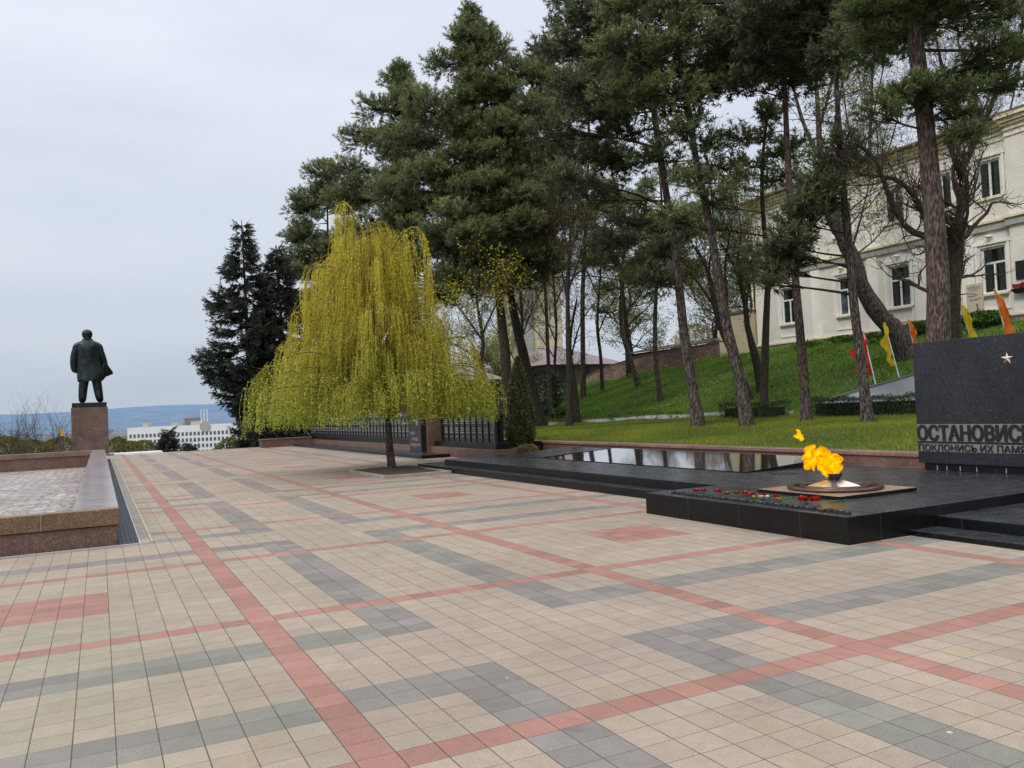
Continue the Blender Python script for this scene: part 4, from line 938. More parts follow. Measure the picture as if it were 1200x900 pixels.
    f2 = np.clip(zf(lp[:, 2])[:, 0]+.35*nz+rg.normal(0, .15, nl), 0, 1)[:, None]; C = grn*np.array([.95, 1.12, .9])+(warm*np.array([.98, .98, 1])-grn)*f2
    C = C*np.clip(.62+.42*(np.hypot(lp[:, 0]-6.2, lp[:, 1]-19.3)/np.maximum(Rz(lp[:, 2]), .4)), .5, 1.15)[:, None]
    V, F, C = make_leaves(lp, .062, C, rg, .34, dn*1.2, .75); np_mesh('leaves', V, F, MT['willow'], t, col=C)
    # bushy green tufts low down
    nb = 17000; a = rg.uniform(0, 2*PI, nb); z = rg.uniform(1.36, 2.7, nb); q = Rz(z)*rg.uniform(.55, 1.02, nb)
    lump = np.sin(a*9)*np.sin(z*4+a*3)+np.sin(a*23+z*2)*.5; k = lump > rg.uniform(-.9, .9, nb); lp = np.stack([6.22+q*np.cos(a), 19.3+q*np.sin(a)*.95, z+.12*np.sin(a*13)], -1)[k]
    C = np.array([.37, .43, .065])*rg.uniform(.7, 1.25, (len(lp), 1)); V, F, C = make_leaves(lp, .075, C, rg, .36, np.array([0, 0, -.6]), 1); np_mesh('lower_leaves', V, F, MT['willow'], t, col=C)
willow()

# ------------------------------------------------------------------ pines
P_ = pine
P_('big black pine with the tallest rounded crown behind the willow', [(596, 500), (592, 417), (588, 379), (583, 320), (578, 240), (574, 160), (562, 70), (550, 16)], X=15.6, r=.27, bark='bark_dark', n=150, z0=.34, rmax=3.3, shape='cone', pal='pine', seed=1, extra=[(545, 45, 22), (575, 60, 26), (520, 80, 28), (600, 90, 28), (500, 130, 34), (540, 150, 34), (590, 160, 30), (470, 170, 30), (620, 130, 26), (505, 210, 36), (560, 225, 30), (610, 240, 34), (460, 230, 34), (520, 280, 34), (580, 300, 30), (530, 330, 30)], size=(.6, 1.1), flat=.6)
P_('black pine forming the left shoulder of the group above the willow', [(505, 505), (503, 430), (500, 340), (492, 240), (478, 150), (468, 82)], X=15.2, r=.2, n=120, z0=.35, rmax=3.2, shape='cone', pal='pine', seed=2, extra=[(465, 95, 20), (440, 130, 26), (485, 120, 30), (420, 165, 26), (455, 170, 34), (405, 200, 24), (435, 220, 34), (480, 250, 34), (400, 235, 26), (425, 275, 34), (470, 300, 30), (505, 170, 30)], size=(.6, 1.1), flat=.6)
P_('leftmost black pine leaning over the low red wall next to the spruces', [(380, 505), (377, 440), (380, 360), (384, 280), (382, 195)], X=14.2, r=.2, n=95, z0=.38, rmax=3.4, shape='round', pal='pine', seed=3, extra=[(380, 205, 26), (362, 235, 24), (350, 250, 18), (355, 280, 26), (395, 230, 34), (372, 300, 30), (400, 290, 34), (350, 320, 26), (420, 240, 30), (430, 330, 34)], size=(.6, 1.1), flat=.6)
P_('thick leaning pine with dark trunk curving left behind the thuja', [(634, 487), (622, 451), (612, 410), (603, 370), (596, 330), (592, 270), (600, 190), (620, 110), (640, 60)], X=18.0, r=.29, n=55, z0=.55, rmax=2.6, pal='pine_olive', seed=4, extra=[(640, 70, 20), (655, 100, 30), (625, 150, 30), (660, 180, 36), (640, 230, 34), (670, 260, 32), (625, 290, 30), (650, 320, 30), (600, 260, 26)], bark='bark_dark')
P_('slender reddish pine with a straight bare trunk left of the brick wall', [(683, 455), (683, 400), (683, 340), (686, 280), (688, 220), (690, 130), (684, 40), (680, -60)], X=26, r=.17, n=45, z0=.55, rmax=2.5, pal='pine', seed=5, bark='bark_red', extra=[(660, 60, 30), (700, 90, 36), (670, 130, 36), (705, 180, 30), (665, 220, 34)])
P_('thin dark trunk pine between the thuja and the reddish pine', [(645, 470), (642, 410), (640, 360), (636, 290), (630, 210), (628, 130)], X=22, r=.13, n=30, z0=.5, rmax=1.9, pal='pine_olive', seed=6)
P_('leaning pine nearest the reflecting slab, first in the front row', [(819, 500), (811, 450), (802, 394), (794, 320), (782, 236), (765, 122), (756, 50), (750, -30), (742, -110)], r=.20, n=26, z0=.62, rmax=3.0, pal='pine_dark', seed=7, extra=[(650, 60, 30), (690, 40, 36), (720, 70, 40), (665, 110, 34), (700, 140, 42), (740, 110, 38), (645, 160, 28), (690, 190, 38), (730, 200, 34), (660, 215, 30), (735, 160, 36), (770, 90, 30), (700, 235, 30), (745, 265, 30), (715, 290, 30), (775, 300, 26), (795, 270, 22), (760, 330, 22, .9), (690, 20, 40), (740, 10, 40), (790, 20, 34)], exd=1.8, dens=22)
P_('second leaning pine of the front row, trunk tilting left', [(876, 500), (866, 440), (851, 379), (838, 300), (828, 244), (814, 178), (797, 69), (783, 5), (770, -80)], r=.19, n=26, z0=.62, rmax=3.2, pal='pine', seed=8, extra=[(830, 175, 22), (850, 200, 26), (870, 215, 22), (812, 215, 24), (840, 235, 22), (790, 130, 28), (820, 110, 24), (770, 190, 26), (805, 40, 30), (840, 20, 30), (790, 260, 20), (800, 160, 26, .8), (812, 150, 20, .9), (860, 50, 30), (885, 90, 24), (770, 60, 30)], exd=1.5, dens=22)
P_('third pine of the front row, tall straight reddish trunk with high crown', [(946, 494), (941, 430), (936, 370), (930, 300), (924, 200), (921, 139), (918, 69), (912, -20), (908, -100)], r=.155, n=24, z0=.68, rmax=2.8, pal='pine_dark', seed=9, bark='bark_red', extra=[(905, 20, 36), (870, 30, 34), (940, 40, 34), (885, 70, 30), (930, 85, 26), (850, 60, 28), (960, 15, 34), (835, 90, 20), (868, 100, 22), (910, 60, 30)], exd=1.5)
P_('fourth pine of the front row, slim trunk with a dark drooping bough', [(1017, 495), (1010, 430), (1001, 360), (994, 280), (987, 210), (982, 130), (978, 50), (974, -40)], r=.15, n=20, z0=.72, rmax=2.4, pal='pine_dark', seed=10, extra=[(986, 178, 22, .8), (1000, 195, 16), (972, 205, 24, .7), (960, 225, 24, .7), (948, 245, 24, .7), (936, 262, 24, .7), (928, 285, 24, .7), (918, 300, 22, .7), (908, 318, 20, .7), (930, 310, 18, .7), (955, 255, 20, .7), (970, 230, 18), (900, 335, 14), (1000, 30, 34), (970, 40, 34), (1015, 60, 24), (950, 10, 30), (1035, 20, 30)], exd=.7, dens=34)
P_('thick trunked pine rising behind the black inscribed wall', [(1110, 520), (1104, 450), (1100, 396), (1100, 340), (1096, 270), (1090, 200), (1082, 120), (1072, 42), (1064, -40), (1060, -120)], base=(15.5, 6.6, .7), r=.27, n=18, z0=.75, rmax=3.0, pal='pine_green', seed=11, bark='bark_red', extra=[(1050, 118, 30, .45), (1075, 108, 30, .45), (1030, 132, 24, .45), (1095, 120, 26, .5), (1110, 100, 24, .5), (1130, 110, 22, .5), (1120, 140, 22, .6), (1135, 160, 20, .6), (1150, 95, 26, .5), (1175, 75, 28, .5), (1190, 105, 22, .6), (1160, 60, 26, .5), (1140, 35, 20, .5), (1195, 60, 24), (1150, 10, 34, .5), (1185, 20, 30, .5), (1010, -5, 30, .5), (1060, 45, 22, .5), (1040, 15, 40, .5), (1080, 10, 40, .5), (1120, 5, 30, .5), (1010, 20, 30, .5), (1015, 50, 16), (1100, 30, 24)], exd=.9, tuft=.23, dens=42, per=26, rtop=.12)
P_('slim straight pine on the slope behind the first front pine', [(774, 471), (768, 417), (768, 360), (771, 311), (776, 250), (770, 170)], r=.13, n=26, z0=.45, rmax=2.2, pal='pine', seed=12, extra=[(770, 280, 24), (790, 300, 20), (755, 310, 20), (800, 260, 24)])
P_('leaning pine on the slope in front of the brick wall', [(749, 452.5), (736, 413), (728, 380), (729, 330), (731, 290), (725, 240), (715, 190)], r=.17, n=30, z0=.5, rmax=2.6, pal='pine', seed=13, extra=[(702, 365, 9), (712, 340, 12), (740, 320, 16), (720, 290, 24), (750, 270, 22), (699, 300, 18)], bark='bark')
P_('forked slim pine by the dark hedge with small high tufts', [(895, 490), (896, 440), (897, 400), (899, 350), (900, 317), (894, 249), (893, 212), (894, 180), (900, 133)], r=.15, n=8, z0=.75, rmax=1.4, pal='pine', seed=14, extra=[(880, 308, 14), (895, 300, 14), (868, 325, 11), (905, 318, 10), (890, 325, 12), (870, 300, 10), (842, 270, 13), (850, 245, 12)], bark='bark_dark')
def spruce(label, pts, base, rmax, seed, pal=((.016, .023, .016), (.075, .095, .065)), n=60):
    rg = np.random.default_rng(200+seed); base = np.array(base, float); t = empty('spruce_tree', base, label, 'tree', 'dark spruces left of the willow')
    P, tm = trunk_mesh(path_world(pts, base), .22, .02, 20, 10); np_mesh('trunk', *tm, MT['bark_dark'], t, smooth=True)
    H = P[-1, 2]-P[0, 2]; A = []; B = []; R = []
    for w_ in range(n):
        f = (w_+.5)/n; z = P[0, 2]+H*(.06+.93*f); c = np.array([np.interp(z, P[:, 2], P[:, i]) for i in range(3)]); rr = (rmax*(1-f)**.85+.12)*np.interp(f, [0, .17, .23, .36], [.22, .30, .85, 1.0])
        rr *= rg.uniform(.8, 1.12)
        for k in range(9):
            a = rg.uniform(0, 2*PI); L = rr*rg.uniform(.6, 1.1); A.append(c); B.append(c+[L*math.cos(a), L*math.sin(a), -.10*L+rg.uniform(-.1, .1)])
    A = np.array(A); B = np.array(B); L = np.linalg.norm(B-A, axis=1); mid = (A+B)/2; mid[:, 2] -= .16*L; K = 8; X = bez(A, mid, B, K); X[:, -1, 2] += .06*L; bt = tubes(X, (.012+.006*L)[:, None]*np.linspace(1, .25, K)[None], 4)
    np_mesh('limbs', *bt, MT['bark_dark'], t)
    m = int(L.sum()*24); si = rg.choice(len(L), m, p=L/L.sum()); u = rg.uniform(.25, 1, m)**.8*(K-1); i0 = np.minimum(u.astype(int), K-2); fr = (u-i0)[:, None]; p = X[si, i0]*(1-fr)+X[si, i0+1]*fr
    d = unit(X[si, i0+1]-X[si, i0]); sd = np.cross(d, [0, 0, 1.])*rg.choice([-1, 1], m)[:, None]; dr = d*.7+sd*rg.uniform(0, .9, (m, 1))+np.array([0, 0, 1.])*rg.uniform(-.9, .15, (m, 1)); lo, hi = np.array(pal[0]), np.array(pal[1]); C = lo+(hi-lo)*rg.random((m, 1))*np.clip(u/(K-1), .2, 1)[:, None]
    V, F, C = make_tufts(p, dr, rg.uniform(.34, .6, m), C, rg, 14, .05, (.3, .8), (.25, .4)); np_mesh('crown', V, F, MT['needle'], t, col=C); return t
spruce('tall dark spruce with layered drooping boughs at the left edge of the trees', [(297, 530), (293, 450), (288, 350), (283, 258)], (8.4, 52, -.6), 4.9, 1, n=36)
spruce('second darker spruce standing close behind the tall layered one', [(338, 530), (334, 440), (328, 350), (324, 288)], (11.0, 52.5, -.6), 4.8, 2, n=44)
spruce('small spruce filling the gap low under the willow branches', [(318, 540), (318, 500), (318, 468)], (9.6, 49, -.7), 2.6, 3, n=22)

def conifer_bush(name, label, base, h, r, cols, seed, dens=900, leaf=.09, cat='shrub', shape='cone', group=None, stem=True):
    rg = np.random.default_rng(600+seed); base = np.array(base, float); t = empty(name, base, label, cat, group)
    n = int(dens*h*r*4); f = rg.random(n); a = rg.uniform(0, 2*PI, n)
    R = r*(np.interp(f, [0, .12, .4, .8, 1], [.75, 1, .92, .5, .06]) if shape == 'cone' else np.sqrt(np.clip(1-(2*f-1)**2, 0, 1)))*(1+.13*np.sin(a*5+f*9)+.08*np.sin(a*11+f*23)); q = R*rg.uniform(.35, 1, n)**.45
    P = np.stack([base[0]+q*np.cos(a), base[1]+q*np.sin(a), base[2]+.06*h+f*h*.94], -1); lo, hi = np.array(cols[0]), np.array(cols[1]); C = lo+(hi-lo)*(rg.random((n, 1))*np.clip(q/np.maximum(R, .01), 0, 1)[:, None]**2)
    V, F, C = make_leaves(P, leaf, C, rg, .5, np.stack([np.cos(a), np.sin(a), .9+0*a], -1)*.7, .8); np_mesh('foliage', V, F, MT['hedge'], t, col=C)
    if stem:
        m = MB(); m.tube([base-[0, 0, .1], base+[0, 0, h*.5], base+[0, 0, h*.85]], [.05, .03, .01], 7); m.build('stem', MT['bark_dark'], t, smooth=True)
    return t
conifer_bush('thuja', 'narrow columnar thuja between the stele wall and the platform', (11.45, 20.35, .17), 3.15, .47, ((.022, .032, .010), (.19, .20, .07)), 1, 5200, .06, 'tree')

# ------------------------------------------------------------------ broadleaf trees
broadleaf('gnarled dark tree with crooked bare boughs right behind the thick pine', [(1122, 470), (1119, 400), (1117, 340), (1121, 290), (1122, 255)],
    [(.11, .045, [(1119, 290), (1100, 277), (1075, 275), (1056, 258), (1040, 225), (1024, 185), (1002, 168)]), (.085, .035, [(1100, 278), (1085, 258), (1072, 232), (1055, 213), (1035, 207), (1008, 205)]),
     (.10, .05, [(1122, 262), (1131, 235), (1131, 210), (1122, 195), (1116, 178), (1112, 155)]), (.085, .03, [(1127, 200), (1140, 172), (1155, 140), (1165, 115), (1182, 85), (1196, 40), (1200, 0)]), (.05, .02, [(1140, 172), (1120, 120), (1100, 60), (1095, 10)]), (.05, .02, [(1160, 130), (1175, 60), (1170, 0)])],
    base=(19.5, 9.9, 1.0), r=.24, rtop=.17, levels=4, kids=(4, 4, 3), L=1.5, nleaf=900, seed=1, bark='bark_dark', name='bare_tree')
broadleaf('slanting dark trunk tree on the upper slope leaning left before the facade', [(1066, 404), (1046, 385), (1032, 372), (1011, 337), (997, 298), (982, 268), (968, 241), (962, 190), (958, 120), (953, 50)],
    [(.09, .03, [(965, 230), (975, 170), (985, 110), (1000, 40)]), (.09, .03, [(962, 190), (940, 140), (925, 80), (915, 20)]), (.07, .025, [(960, 150), (975, 90), (970, 30)]), (.05, .02, [(997, 298), (1010, 250), (1020, 210)])],
    X=27.5, r=.42, rtop=.09, levels=4, kids=(4, 4, 4), L=2.6, nleaf=5000, leafs=.13, seed=2, group=None, name='slanting_tree', bark='bark')
broadleaf('dark tree with curved trunk just behind the second front pine', [(876, 458), (866, 440), (858, 415), (848, 390), (838, 360), (830, 320), (815, 290)],
    [(.07, .03, [(848, 390), (852, 350), (850, 310), (858, 260)]), (.06, .025, [(838, 360), (810, 320), (790, 290)]), (.05, .02, [(830, 320), (836, 260), (830, 200)])], X=23, r=.24, rtop=.06, levels=4, L=2.0, nleaf=3500, leafs=.10, seed=3)
broadleaf('dark forked tree leaning left beside the hedge and forked pine', [(893, 450), (884, 415), (876, 383), (872, 350), (862, 315), (845, 285)],
    [(.05, .02, [(874, 365), (880, 320), (888, 280)]), (.05, .02, [(862, 315), (868, 270), (860, 220)])], X=24.2, r=.2, rtop=.05, levels=4, L=1.8, nleaf=3500, leafs=.10, seed=4)
broadleaf('upright many-branched tree in front of the reddish pine', [(667, 500), (667, 440), (666, 398), (665, 338), (668, 282), (672, 230)],
    [(.05, .02, [(666, 360), (655, 300), (645, 240), (640, 180)]), (.05, .02, [(666, 340), (682, 290), (690, 230)]), (.04, .02, [(667, 300), (655, 230), (660, 160)]), (.04, .015, [(667, 330), (700, 300), (730, 285)])], r=.14, rtop=.05, levels=4, L=1.7, nleaf=2500, leafs=.09, leafc=((.10, .11, .02), (.22, .20, .05)), seed=5)
broadleaf('short dark leaning tree close behind the many-branched one', [(676, 485), (673, 455), (670, 430), (668, 400), (676, 350)], [(.05, .02, [(669, 420), (680, 380), (700, 350)])], X=19.5, r=.19, rtop=.04, levels=3, L=1.3, nleaf=500, leafs=.09, seed=6)
broadleaf('twiggy tree with yellow spring leaves behind the willow right side', [(569, 480), (567, 440), (566, 400), (560, 360), (556, 320)],
    [(.05, .02, [(566, 400), (545, 370), (530, 350)]), (.05, .02, [(566, 390), (585, 350), (600, 330)]), (.04, .02, [(568, 430), (545, 410), (525, 400)])], base=(14.6, 26.0, .6), r=.12, rtop=.03, levels=4, L=1.1, nleaf=2600, leafs=.09, leafc=((.28, .30, .02), (.60, .55, .03)), seed=7, name='spring_tree')
broadleaf('tall bare tree with fine upright twigs behind the thick pine', [(1160, 420), (1158, 330), (1152, 240), (1146, 150), (1140, 70)],
    [(.07, .025, [(1153, 250), (1170, 180), (1188, 110), (1200, 50)]), (.07, .025, [(1150, 210), (1125, 150), (1105, 90), (1095, 30)]), (.06, .02, [(1146, 150), (1165, 90), (1172, 20)]), (.06, .02, [(1143, 110), (1125, 60), (1120, 0)])], base=(38.5, 21.5, 4.2), r=.16, rtop=.07, levels=4, L=2.6, nleaf=1500, leafs=.12, seed=31, sprout=30, name='bare_tree')
broadleaf('tall bare tree with fine twigs high above the slanting tree', [(1010, 400), (1012, 320), (1016, 240), (1020, 150), (1022, 80)],
    [(.07, .025, [(1015, 250), (1040, 180), (1060, 110)]), (.07, .025, [(1016, 220), (995, 150), (985, 80)]), (.06, .02, [(1020, 150), (1035, 80), (1045, 20)])], base=(38.5, 30.5, 4.2), r=.16, rtop=.07, levels=4, L=2.8, nleaf=1800, leafs=.12, seed=32, sprout=30, name='bare_tree')
broadleaf('thin bare tree between the leaning dark pine and the many-branched tree', [(652, 478), (650, 430), (652, 380), (648, 320), (645, 260)],
    [(.05, .02, [(651, 400), (635, 360), (620, 320)]), (.05, .02, [(650, 360), (665, 320), (672, 280)]), (.04, .02, [(650, 420), (630, 390), (610, 370)])], X=24.5, r=.11, rtop=.05, levels=4, L=1.8, nleaf=1800, leafs=.09, leafc=((.10, .11, .02), (.22, .20, .05)), seed=21, sprout=24)
broadleaf('thin twiggy tree left of the leaning dark pine and the thuja', [(605, 492), (607, 440), (612, 390), (610, 340), (604, 290)],
    [(.05, .02, [(610, 400), (625, 360), (640, 330)]), (.05, .02, [(611, 370), (595, 330), (585, 290)]), (.04, .02, [(608, 430), (590, 400), (578, 380)])], X=19.5, r=.11, rtop=.05, levels=4, L=1.7, nleaf=2200, leafs=.09, leafc=((.16, .17, .02), (.30, .30, .05)), seed=22, sprout=24)
broadleaf('dark spreading bare-branched tree beside the reddish straight pine', [(706, 466), (704, 420), (700, 380), (703, 330), (706, 280)],
    [(.05, .02, [(701, 390), (720, 350), (742, 330)]), (.05, .02, [(702, 350), (685, 310), (675, 270)])], X=27, r=.12, rtop=.05, levels=4, L=1.9, nleaf=1500, leafs=.10, seed=23, sprout=20)
lab = ['pale green spring tree far left behind the brick wall', 'pale spring tree behind the brick wall above its middle', 'pale budding tree at the right end behind the brick wall', 'hazy olive tree behind the purple roofed house', 'tall budding tree between the house and the facade', 'tall yellow-green tree high behind the middle pines', 'tall budding tree rising behind the left end of the facade']
for i, (bx, by, hgt, nl, c) in enumerate([(34, 46, 7, 9000, ((.16, .18, .05), (.34, .34, .12))), (37, 40, 8, 7000, ((.16, .18, .05), (.30, .30, .10))), (38, 37.5, 9, 6000, ((.15, .17, .05), (.28, .27, .10))), (30, 60, 7, 12000, ((.14, .17, .04), (.30, .32, .10))), (36, 33, 12, 6500, ((.14, .17, .03), (.26, .26, .07))), (31, 42, 13, 9000, ((.15, .17, .02), (.34, .30, .05))), (40, 33, 13, 7000, ((.14, .15, .03), (.26, .24, .08)))]):
    b = np.array([bx, by, float(terr(bx, by))]); rg = np.random.default_rng(800+i); t = empty('spring_tree', b, lab[i], 'tree', 'budding trees beyond the lawn')
    P = np.array([b, b+[rg.normal(0, .2), rg.normal(0, .2), hgt*.3], b+[rg.normal(0, .5), rg.normal(0, .5), hgt*.55]]); P = smooth_path(P, 10); v, f = tubes(P[None], np.linspace(.2, .1, 10)[None], 8); np_mesh('trunk', v, f, MT['bark_dark'], t, smooth=True)
    S = P[rg.integers(4, 10, 12)]; (bv, bf), tips = branching(S, rg.normal(0, .6, (12, 3))+[0, 0, .8], np.full(12, hgt*.33), np.full(12, .055), 4, rg, (4, 4, 4), ratio=.6, up=.2); np_mesh('twigs', bv, bf, MT['bark_grey'], t)
    lp = tips[rg.integers(0, len(tips), nl)]+rg.normal(0, .18, (nl, 3)); C = np.array(c[0])+(np.array(c[1])-np.array(c[0]))*rg.random((nl, 1)); V, F, C = make_leaves(lp, .13, C, rg, .6); np_mesh('crown', V, F, MT['leaf'], t, col=C)
conifer_bush('blossom_tree', 'cream blossoming tree above the brick wall', (36.5, 41.5, 3.5), 3.4, 1.7, ((.50, .44, .28), (.85, .78, .58)), 5, 170, .17, 'tree', 'round')
for i, (bx, by, h, r, lb) in enumerate([(19.2, 38, 2.6, 1.5, 'dark evergreen bush left of the purple roofed house'), (22.5, 39.5, 2.8, 1.8, 'larger dark evergreen bush against the purple roofed house'), (17.0, 40, 2.2, 1.4, 'low dark bush beside the pale yellow hut')]):
    conifer_bush('evergreen_bush', lb, (bx, by, float(terr(bx, by))), h, r, ((.012, .025, .010), (.045, .075, .028)), 10+i, 420, .13, 'bush', 'round', 'dark bushes at the far end of the lawn')

# ------------------------------------------------------------------ main facade building
def facade():
    XF = 33.0; t = empty('main_building', (XF, 24, 4.2), 'long two storey cream building with white windows and grey belt course above the grassy bank', 'building')
    YA, YB, ZE, ZB = 16.8, 31.75, 12.75, 4.62
    low = [(17.75, 1.08), (19.95, 1.08), (22.33, 1.12), (25.4, 1.12), (29.3, 1.12)]
    ups = [(17.72, 1.0), (19.95, 1.0), (22.4, 1.05), (25.4, 1.05), (29.3, 1.05)]
    OP = [(y-w/2, y+w/2, 5.62, 7.6) for y, w in low]+[(y-w/2, y+w/2, 9.68, 11.3) for y, w in ups]
    def wall_open(X, y0, y1, z0, z1, ops, mb, depth_=.17):
        ys = sorted({y0, y1, *[o for q in ops for o in q[:2]]}); zs = sorted({z0, z1, *[o for q in ops for o in q[2:]]})
        for a, b in zip(ys[:-1], ys[1:]):
            for c, d in zip(zs[:-1], zs[1:]):
                if any(q[0] <= a+1e-6 and b <= q[1]+1e-6 and q[2] <= c+1e-6 and d <= q[3]+1e-6 for q in ops): continue
                mb.quad([(X, b, c), (X, a, c), (X, a, d), (X, b, d)])
        for a, b, c, d in ops:
            x2 = X+depth_; mb.quad([(X, a, c), (x2, a, c), (x2, a, d), (X, a, d)]); mb.quad([(X, b, c), (X, b, d), (x2, b, d), (x2, b, c)]); mb.quad([(X, a, c), (X, b, c), (x2, b, c), (x2, a, c)]); mb.quad([(X, a, d), (x2, a, d), (x2, b, d), (X, b, d)])
    mb = MB(); wall_open(XF, YA, YB, ZB, ZE, OP, mb); mb.build('wall', MT['cream'], t)
    mb = MB(); mb.quad([(XF, YB, 3.4), (XF, YB, ZE), (46, YB, ZE), (46, YB, 3.4)]); mb.quad([(46, YB, 3.4), (46, YB, ZE), (46, -2, ZE), (46, -2, 3.4)]); mb.quad([(XF, -2, 3.4), (46, -2, 3.4), (46, -2, ZE), (XF, -2, ZE)]); mb.build('side_wall', MT['creamx'], t)
    # projecting bay at the right with bare whitewashed brick
    XB = 32.72; opb = [(13.0, 14.1, 9.68, 11.3), (13.0, 14.1, 5.62, 7.6), (9.5, 10.6, 9.68, 11.3), (9.5, 10.6, 5.62, 7.6), (5, 6.1, 5.62, 7.6), (5, 6.1, 9.68, 11.3)]
    mb = MB(); wall_open(XB, -2, YA, ZB, ZE, opb, mb, .2); mb.quad([(XB, YA, ZB), (XB, YA, ZE), (XF+.1, YA, ZE), (XF+.1, YA, ZB)]); mb.build('bay_wall', MT['cream'], t)
    mb = MB(); mb.box(XF-.10, XF+.3, YA, YB+.06, 3.3, ZB-.08); mb.box(XB-.10, XF+.29, -2, YA-.002, 3.3, ZB-.08); mb.build('stone_base', MT['stonebase'], t)
    mb = MB(); mb.box(XF-.15, XF+.2, YA, YB+.08, ZB-.078, ZB+.03); mb.box(XB-.15, XB+.2, -2, YA+.05, ZB-.078, ZB+.03); mb.build('ledge', MT['sill'], t, bevel=.01)
    mb = MB(); mb.box(XF-.12, XF-.002, YA, YB+.1, 8.28, 8.58); mb.box(XB-.12, XB-.002, -2, YA+.1, 8.28, 8.58); mb.build('belt', MT['greytrim'], t)
    mb = MB(); mb.box(XF-.2, XF-.002, YA, YB+.14, 8.582, 8.70); mb.box(XB-.2, XB-.002, -2, YA+.18, 8.582, 8.70); mb.build('belt_cap', MT['sill'], t, bevel=.01)
    # cornice: stacked bands
    mb = MB()
    for k, (p, z0, z1) in enumerate(((.05, 11.95, 12.02), (.07, 12.2, 12.28), (.14, 12.4, 12.5), (.24, 12.52, 12.66), (.36, 12.68, 12.82))):
        mb.box(XF-p, XF-.002, YA+.2, YB+p, z0, z1); mb.box(XB-p, XB-.002, -2, YA+p*.5, z0, z1)
    mb.build('cornice', MT['sill'], t, bevel=.008)
    mb = MB(); mb.box(XF-.62, 46.5, -2.4, YB+.5, 12.84, 12.93); mb.build('eaves', MT['rust'], t)
    rf = MB(); a = [(XF-.6, -2.4, 12.932), (46.5, -2.4, 12.932), (46.5, YB+.45, 12.932), (XF-.6, YB+.45, 12.932)]; r0, r1 = (39.7, 3, 14.3), (39.7, YB-5, 14.3)
    rf.quad([a[0], r0, r1, a[3]]); rf.quad([a[1], a[2], r1, r0]); rf.quad([a[0], a[1], r0]); rf.quad([a[2], a[3], r1]); rf.build('roof', MT['roofgrey'], t)
    # pilasters
    mb = MB()
    for y in (18.85, 21.2, 23.75, 27.35, 31.45):
        mb = MB(); mb.box(XF-.07, XF-.001, y-.3, y+.3, ZB+.032, 8.278); mb.build('pilaster', MT['creamplain'], t)
        mb = MB(); mb.box(XF-.05, XF-.001, y-.3, y+.3, 8.702, 11.948); mb.build('pilaster', MT['creamplain'], t)
    def window(X, y0, y1, z0, z1, upper):
        m = MB(); x0, x1 = X+.10, X+.15; fw = .085
        m.box(x0, x1, y0, y1, z0, z0+fw); m.box(x0, x1, y0, y1, z1-fw, z1); m.box(x0, x1, y0, y0+fw, z0+fw, z1-fw); m.box(x0, x1, y1-fw, y1, z0+fw, z1-fw)
        yc = (y0+y1)/2
        if upper: m.box(x0-.003, x1, yc-.045, yc+.045, z0+fw, z1-fw)
        else:
            zt_ = z0+(z1-z0)*.66; m.box(x0-.003, x1, y0+fw, y1-fw, zt_-.04, zt_+.04); m.box(x0-.003, x1, yc-.04, yc+.04, z0+fw, zt_-.04)
        w_ = m.build('window', MT['frame'], t)
        def sub(name, mbx, mat):
            o = mbx.build(name, mat, None); me = o.data; o.parent = w_; me.transform(Matrix.Translation(-Vector(t.location))); return o
        g = MB(); g.quad([(X+.13, y0+.03, z0+.03), (X+.13, y0+.03, z1-.03), (X+.13, y1-.03, z1-.03), (X+.13, y1-.03, z0+.03)]); sub('pane', g, GL)
        c = MB(); n = 16
        for sgn, (ya, yb) in ((0, (y0+.05, y0+(y1-y0)*.40)), (1, (y1-(y1-y0)*.36, y1-.05))):
            pts = [(X+.19+.02*math.sin(k*2.4), ya+(yb-ya)*k/n) for k in range(n+1)]
            for k in range(n): c.quad([(pts[k][0], pts[k][1], z0), (pts[k+1][0], pts[k+1][1], z0), (pts[k+1][0], pts[k+1][1], z1), (pts[k][0], pts[k][1], z1)])
        sub('curtain', c, MT['curtain'])
        s = MB(); s.box(X-.16, X+.09, y0-.12, y1+.12, z0-.09, z0-.002); sub('sill', s, MT['sill'])
        e = MB(); p = .10
        e.box(X-.06, X-.001, y0-.22, y0-p, z0, z1+.12); e.box(X-.06, X-.001, y1+p, y1+.22, z0, z1+.12); e.box(X-.075, X-.001, y0-.28, y1+.28, z1+.122, z1+.26)
        if upper: e.box(X-.05, X-.001, y0-.2, y1+.2, z0-.26, z0-.12)
        else: e.box(X-.05, X-.001, y0-.14, y0-.06, z0-.62, z0-.12); e.box(X-.05, X-.001, y1+.06, y1+.14, z0-.62, z0-.12); e.box(X-.05, X-.001, y0-.14, y1+.14, z0-.72, z0-.622)
        sub('surround', e, MT['creamplain'])
    # glass: mostly reflection, partly see-through
    m_, nt, b = newmat('pane_glass'); gls = N(nt, 'ShaderNodeBsdfGlossy'); gls.inputs[0].default_value = (.8, .85, .9, 1); gls.inputs[1].default_value = .03; tr = N(nt, 'ShaderNodeBsdfTransparent'); tr.inputs[0].default_value = (.72, .76, .76, 1)
    fr = N(nt, 'ShaderNodeFresnel'); fr.inputs[0].default_value = 1.5; mx = N(nt, 'ShaderNodeMixShader'); nt.links.new(math_(nt, 'MULTIPLY_ADD', fr.outputs[0], 1.6, .12), mx.inputs[0]); nt.links.new(tr.outputs[0], mx.inputs[1]); nt.links.new(gls.outputs[0], mx.inputs[2]); nt.links.new(mx.outputs[0], nt.nodes['Material Output'].inputs[0]); GL = m_
    for y, wd in low: window(XF, y-wd/2, y+wd/2, 5.62, 7.6, False)
    for y, wd in ups: window(XF, y-wd/2, y+wd/2, 9.68, 11.3, True)
    for a, b_, c, d in opb: window(XB, a, b_, c, d, d > 9)
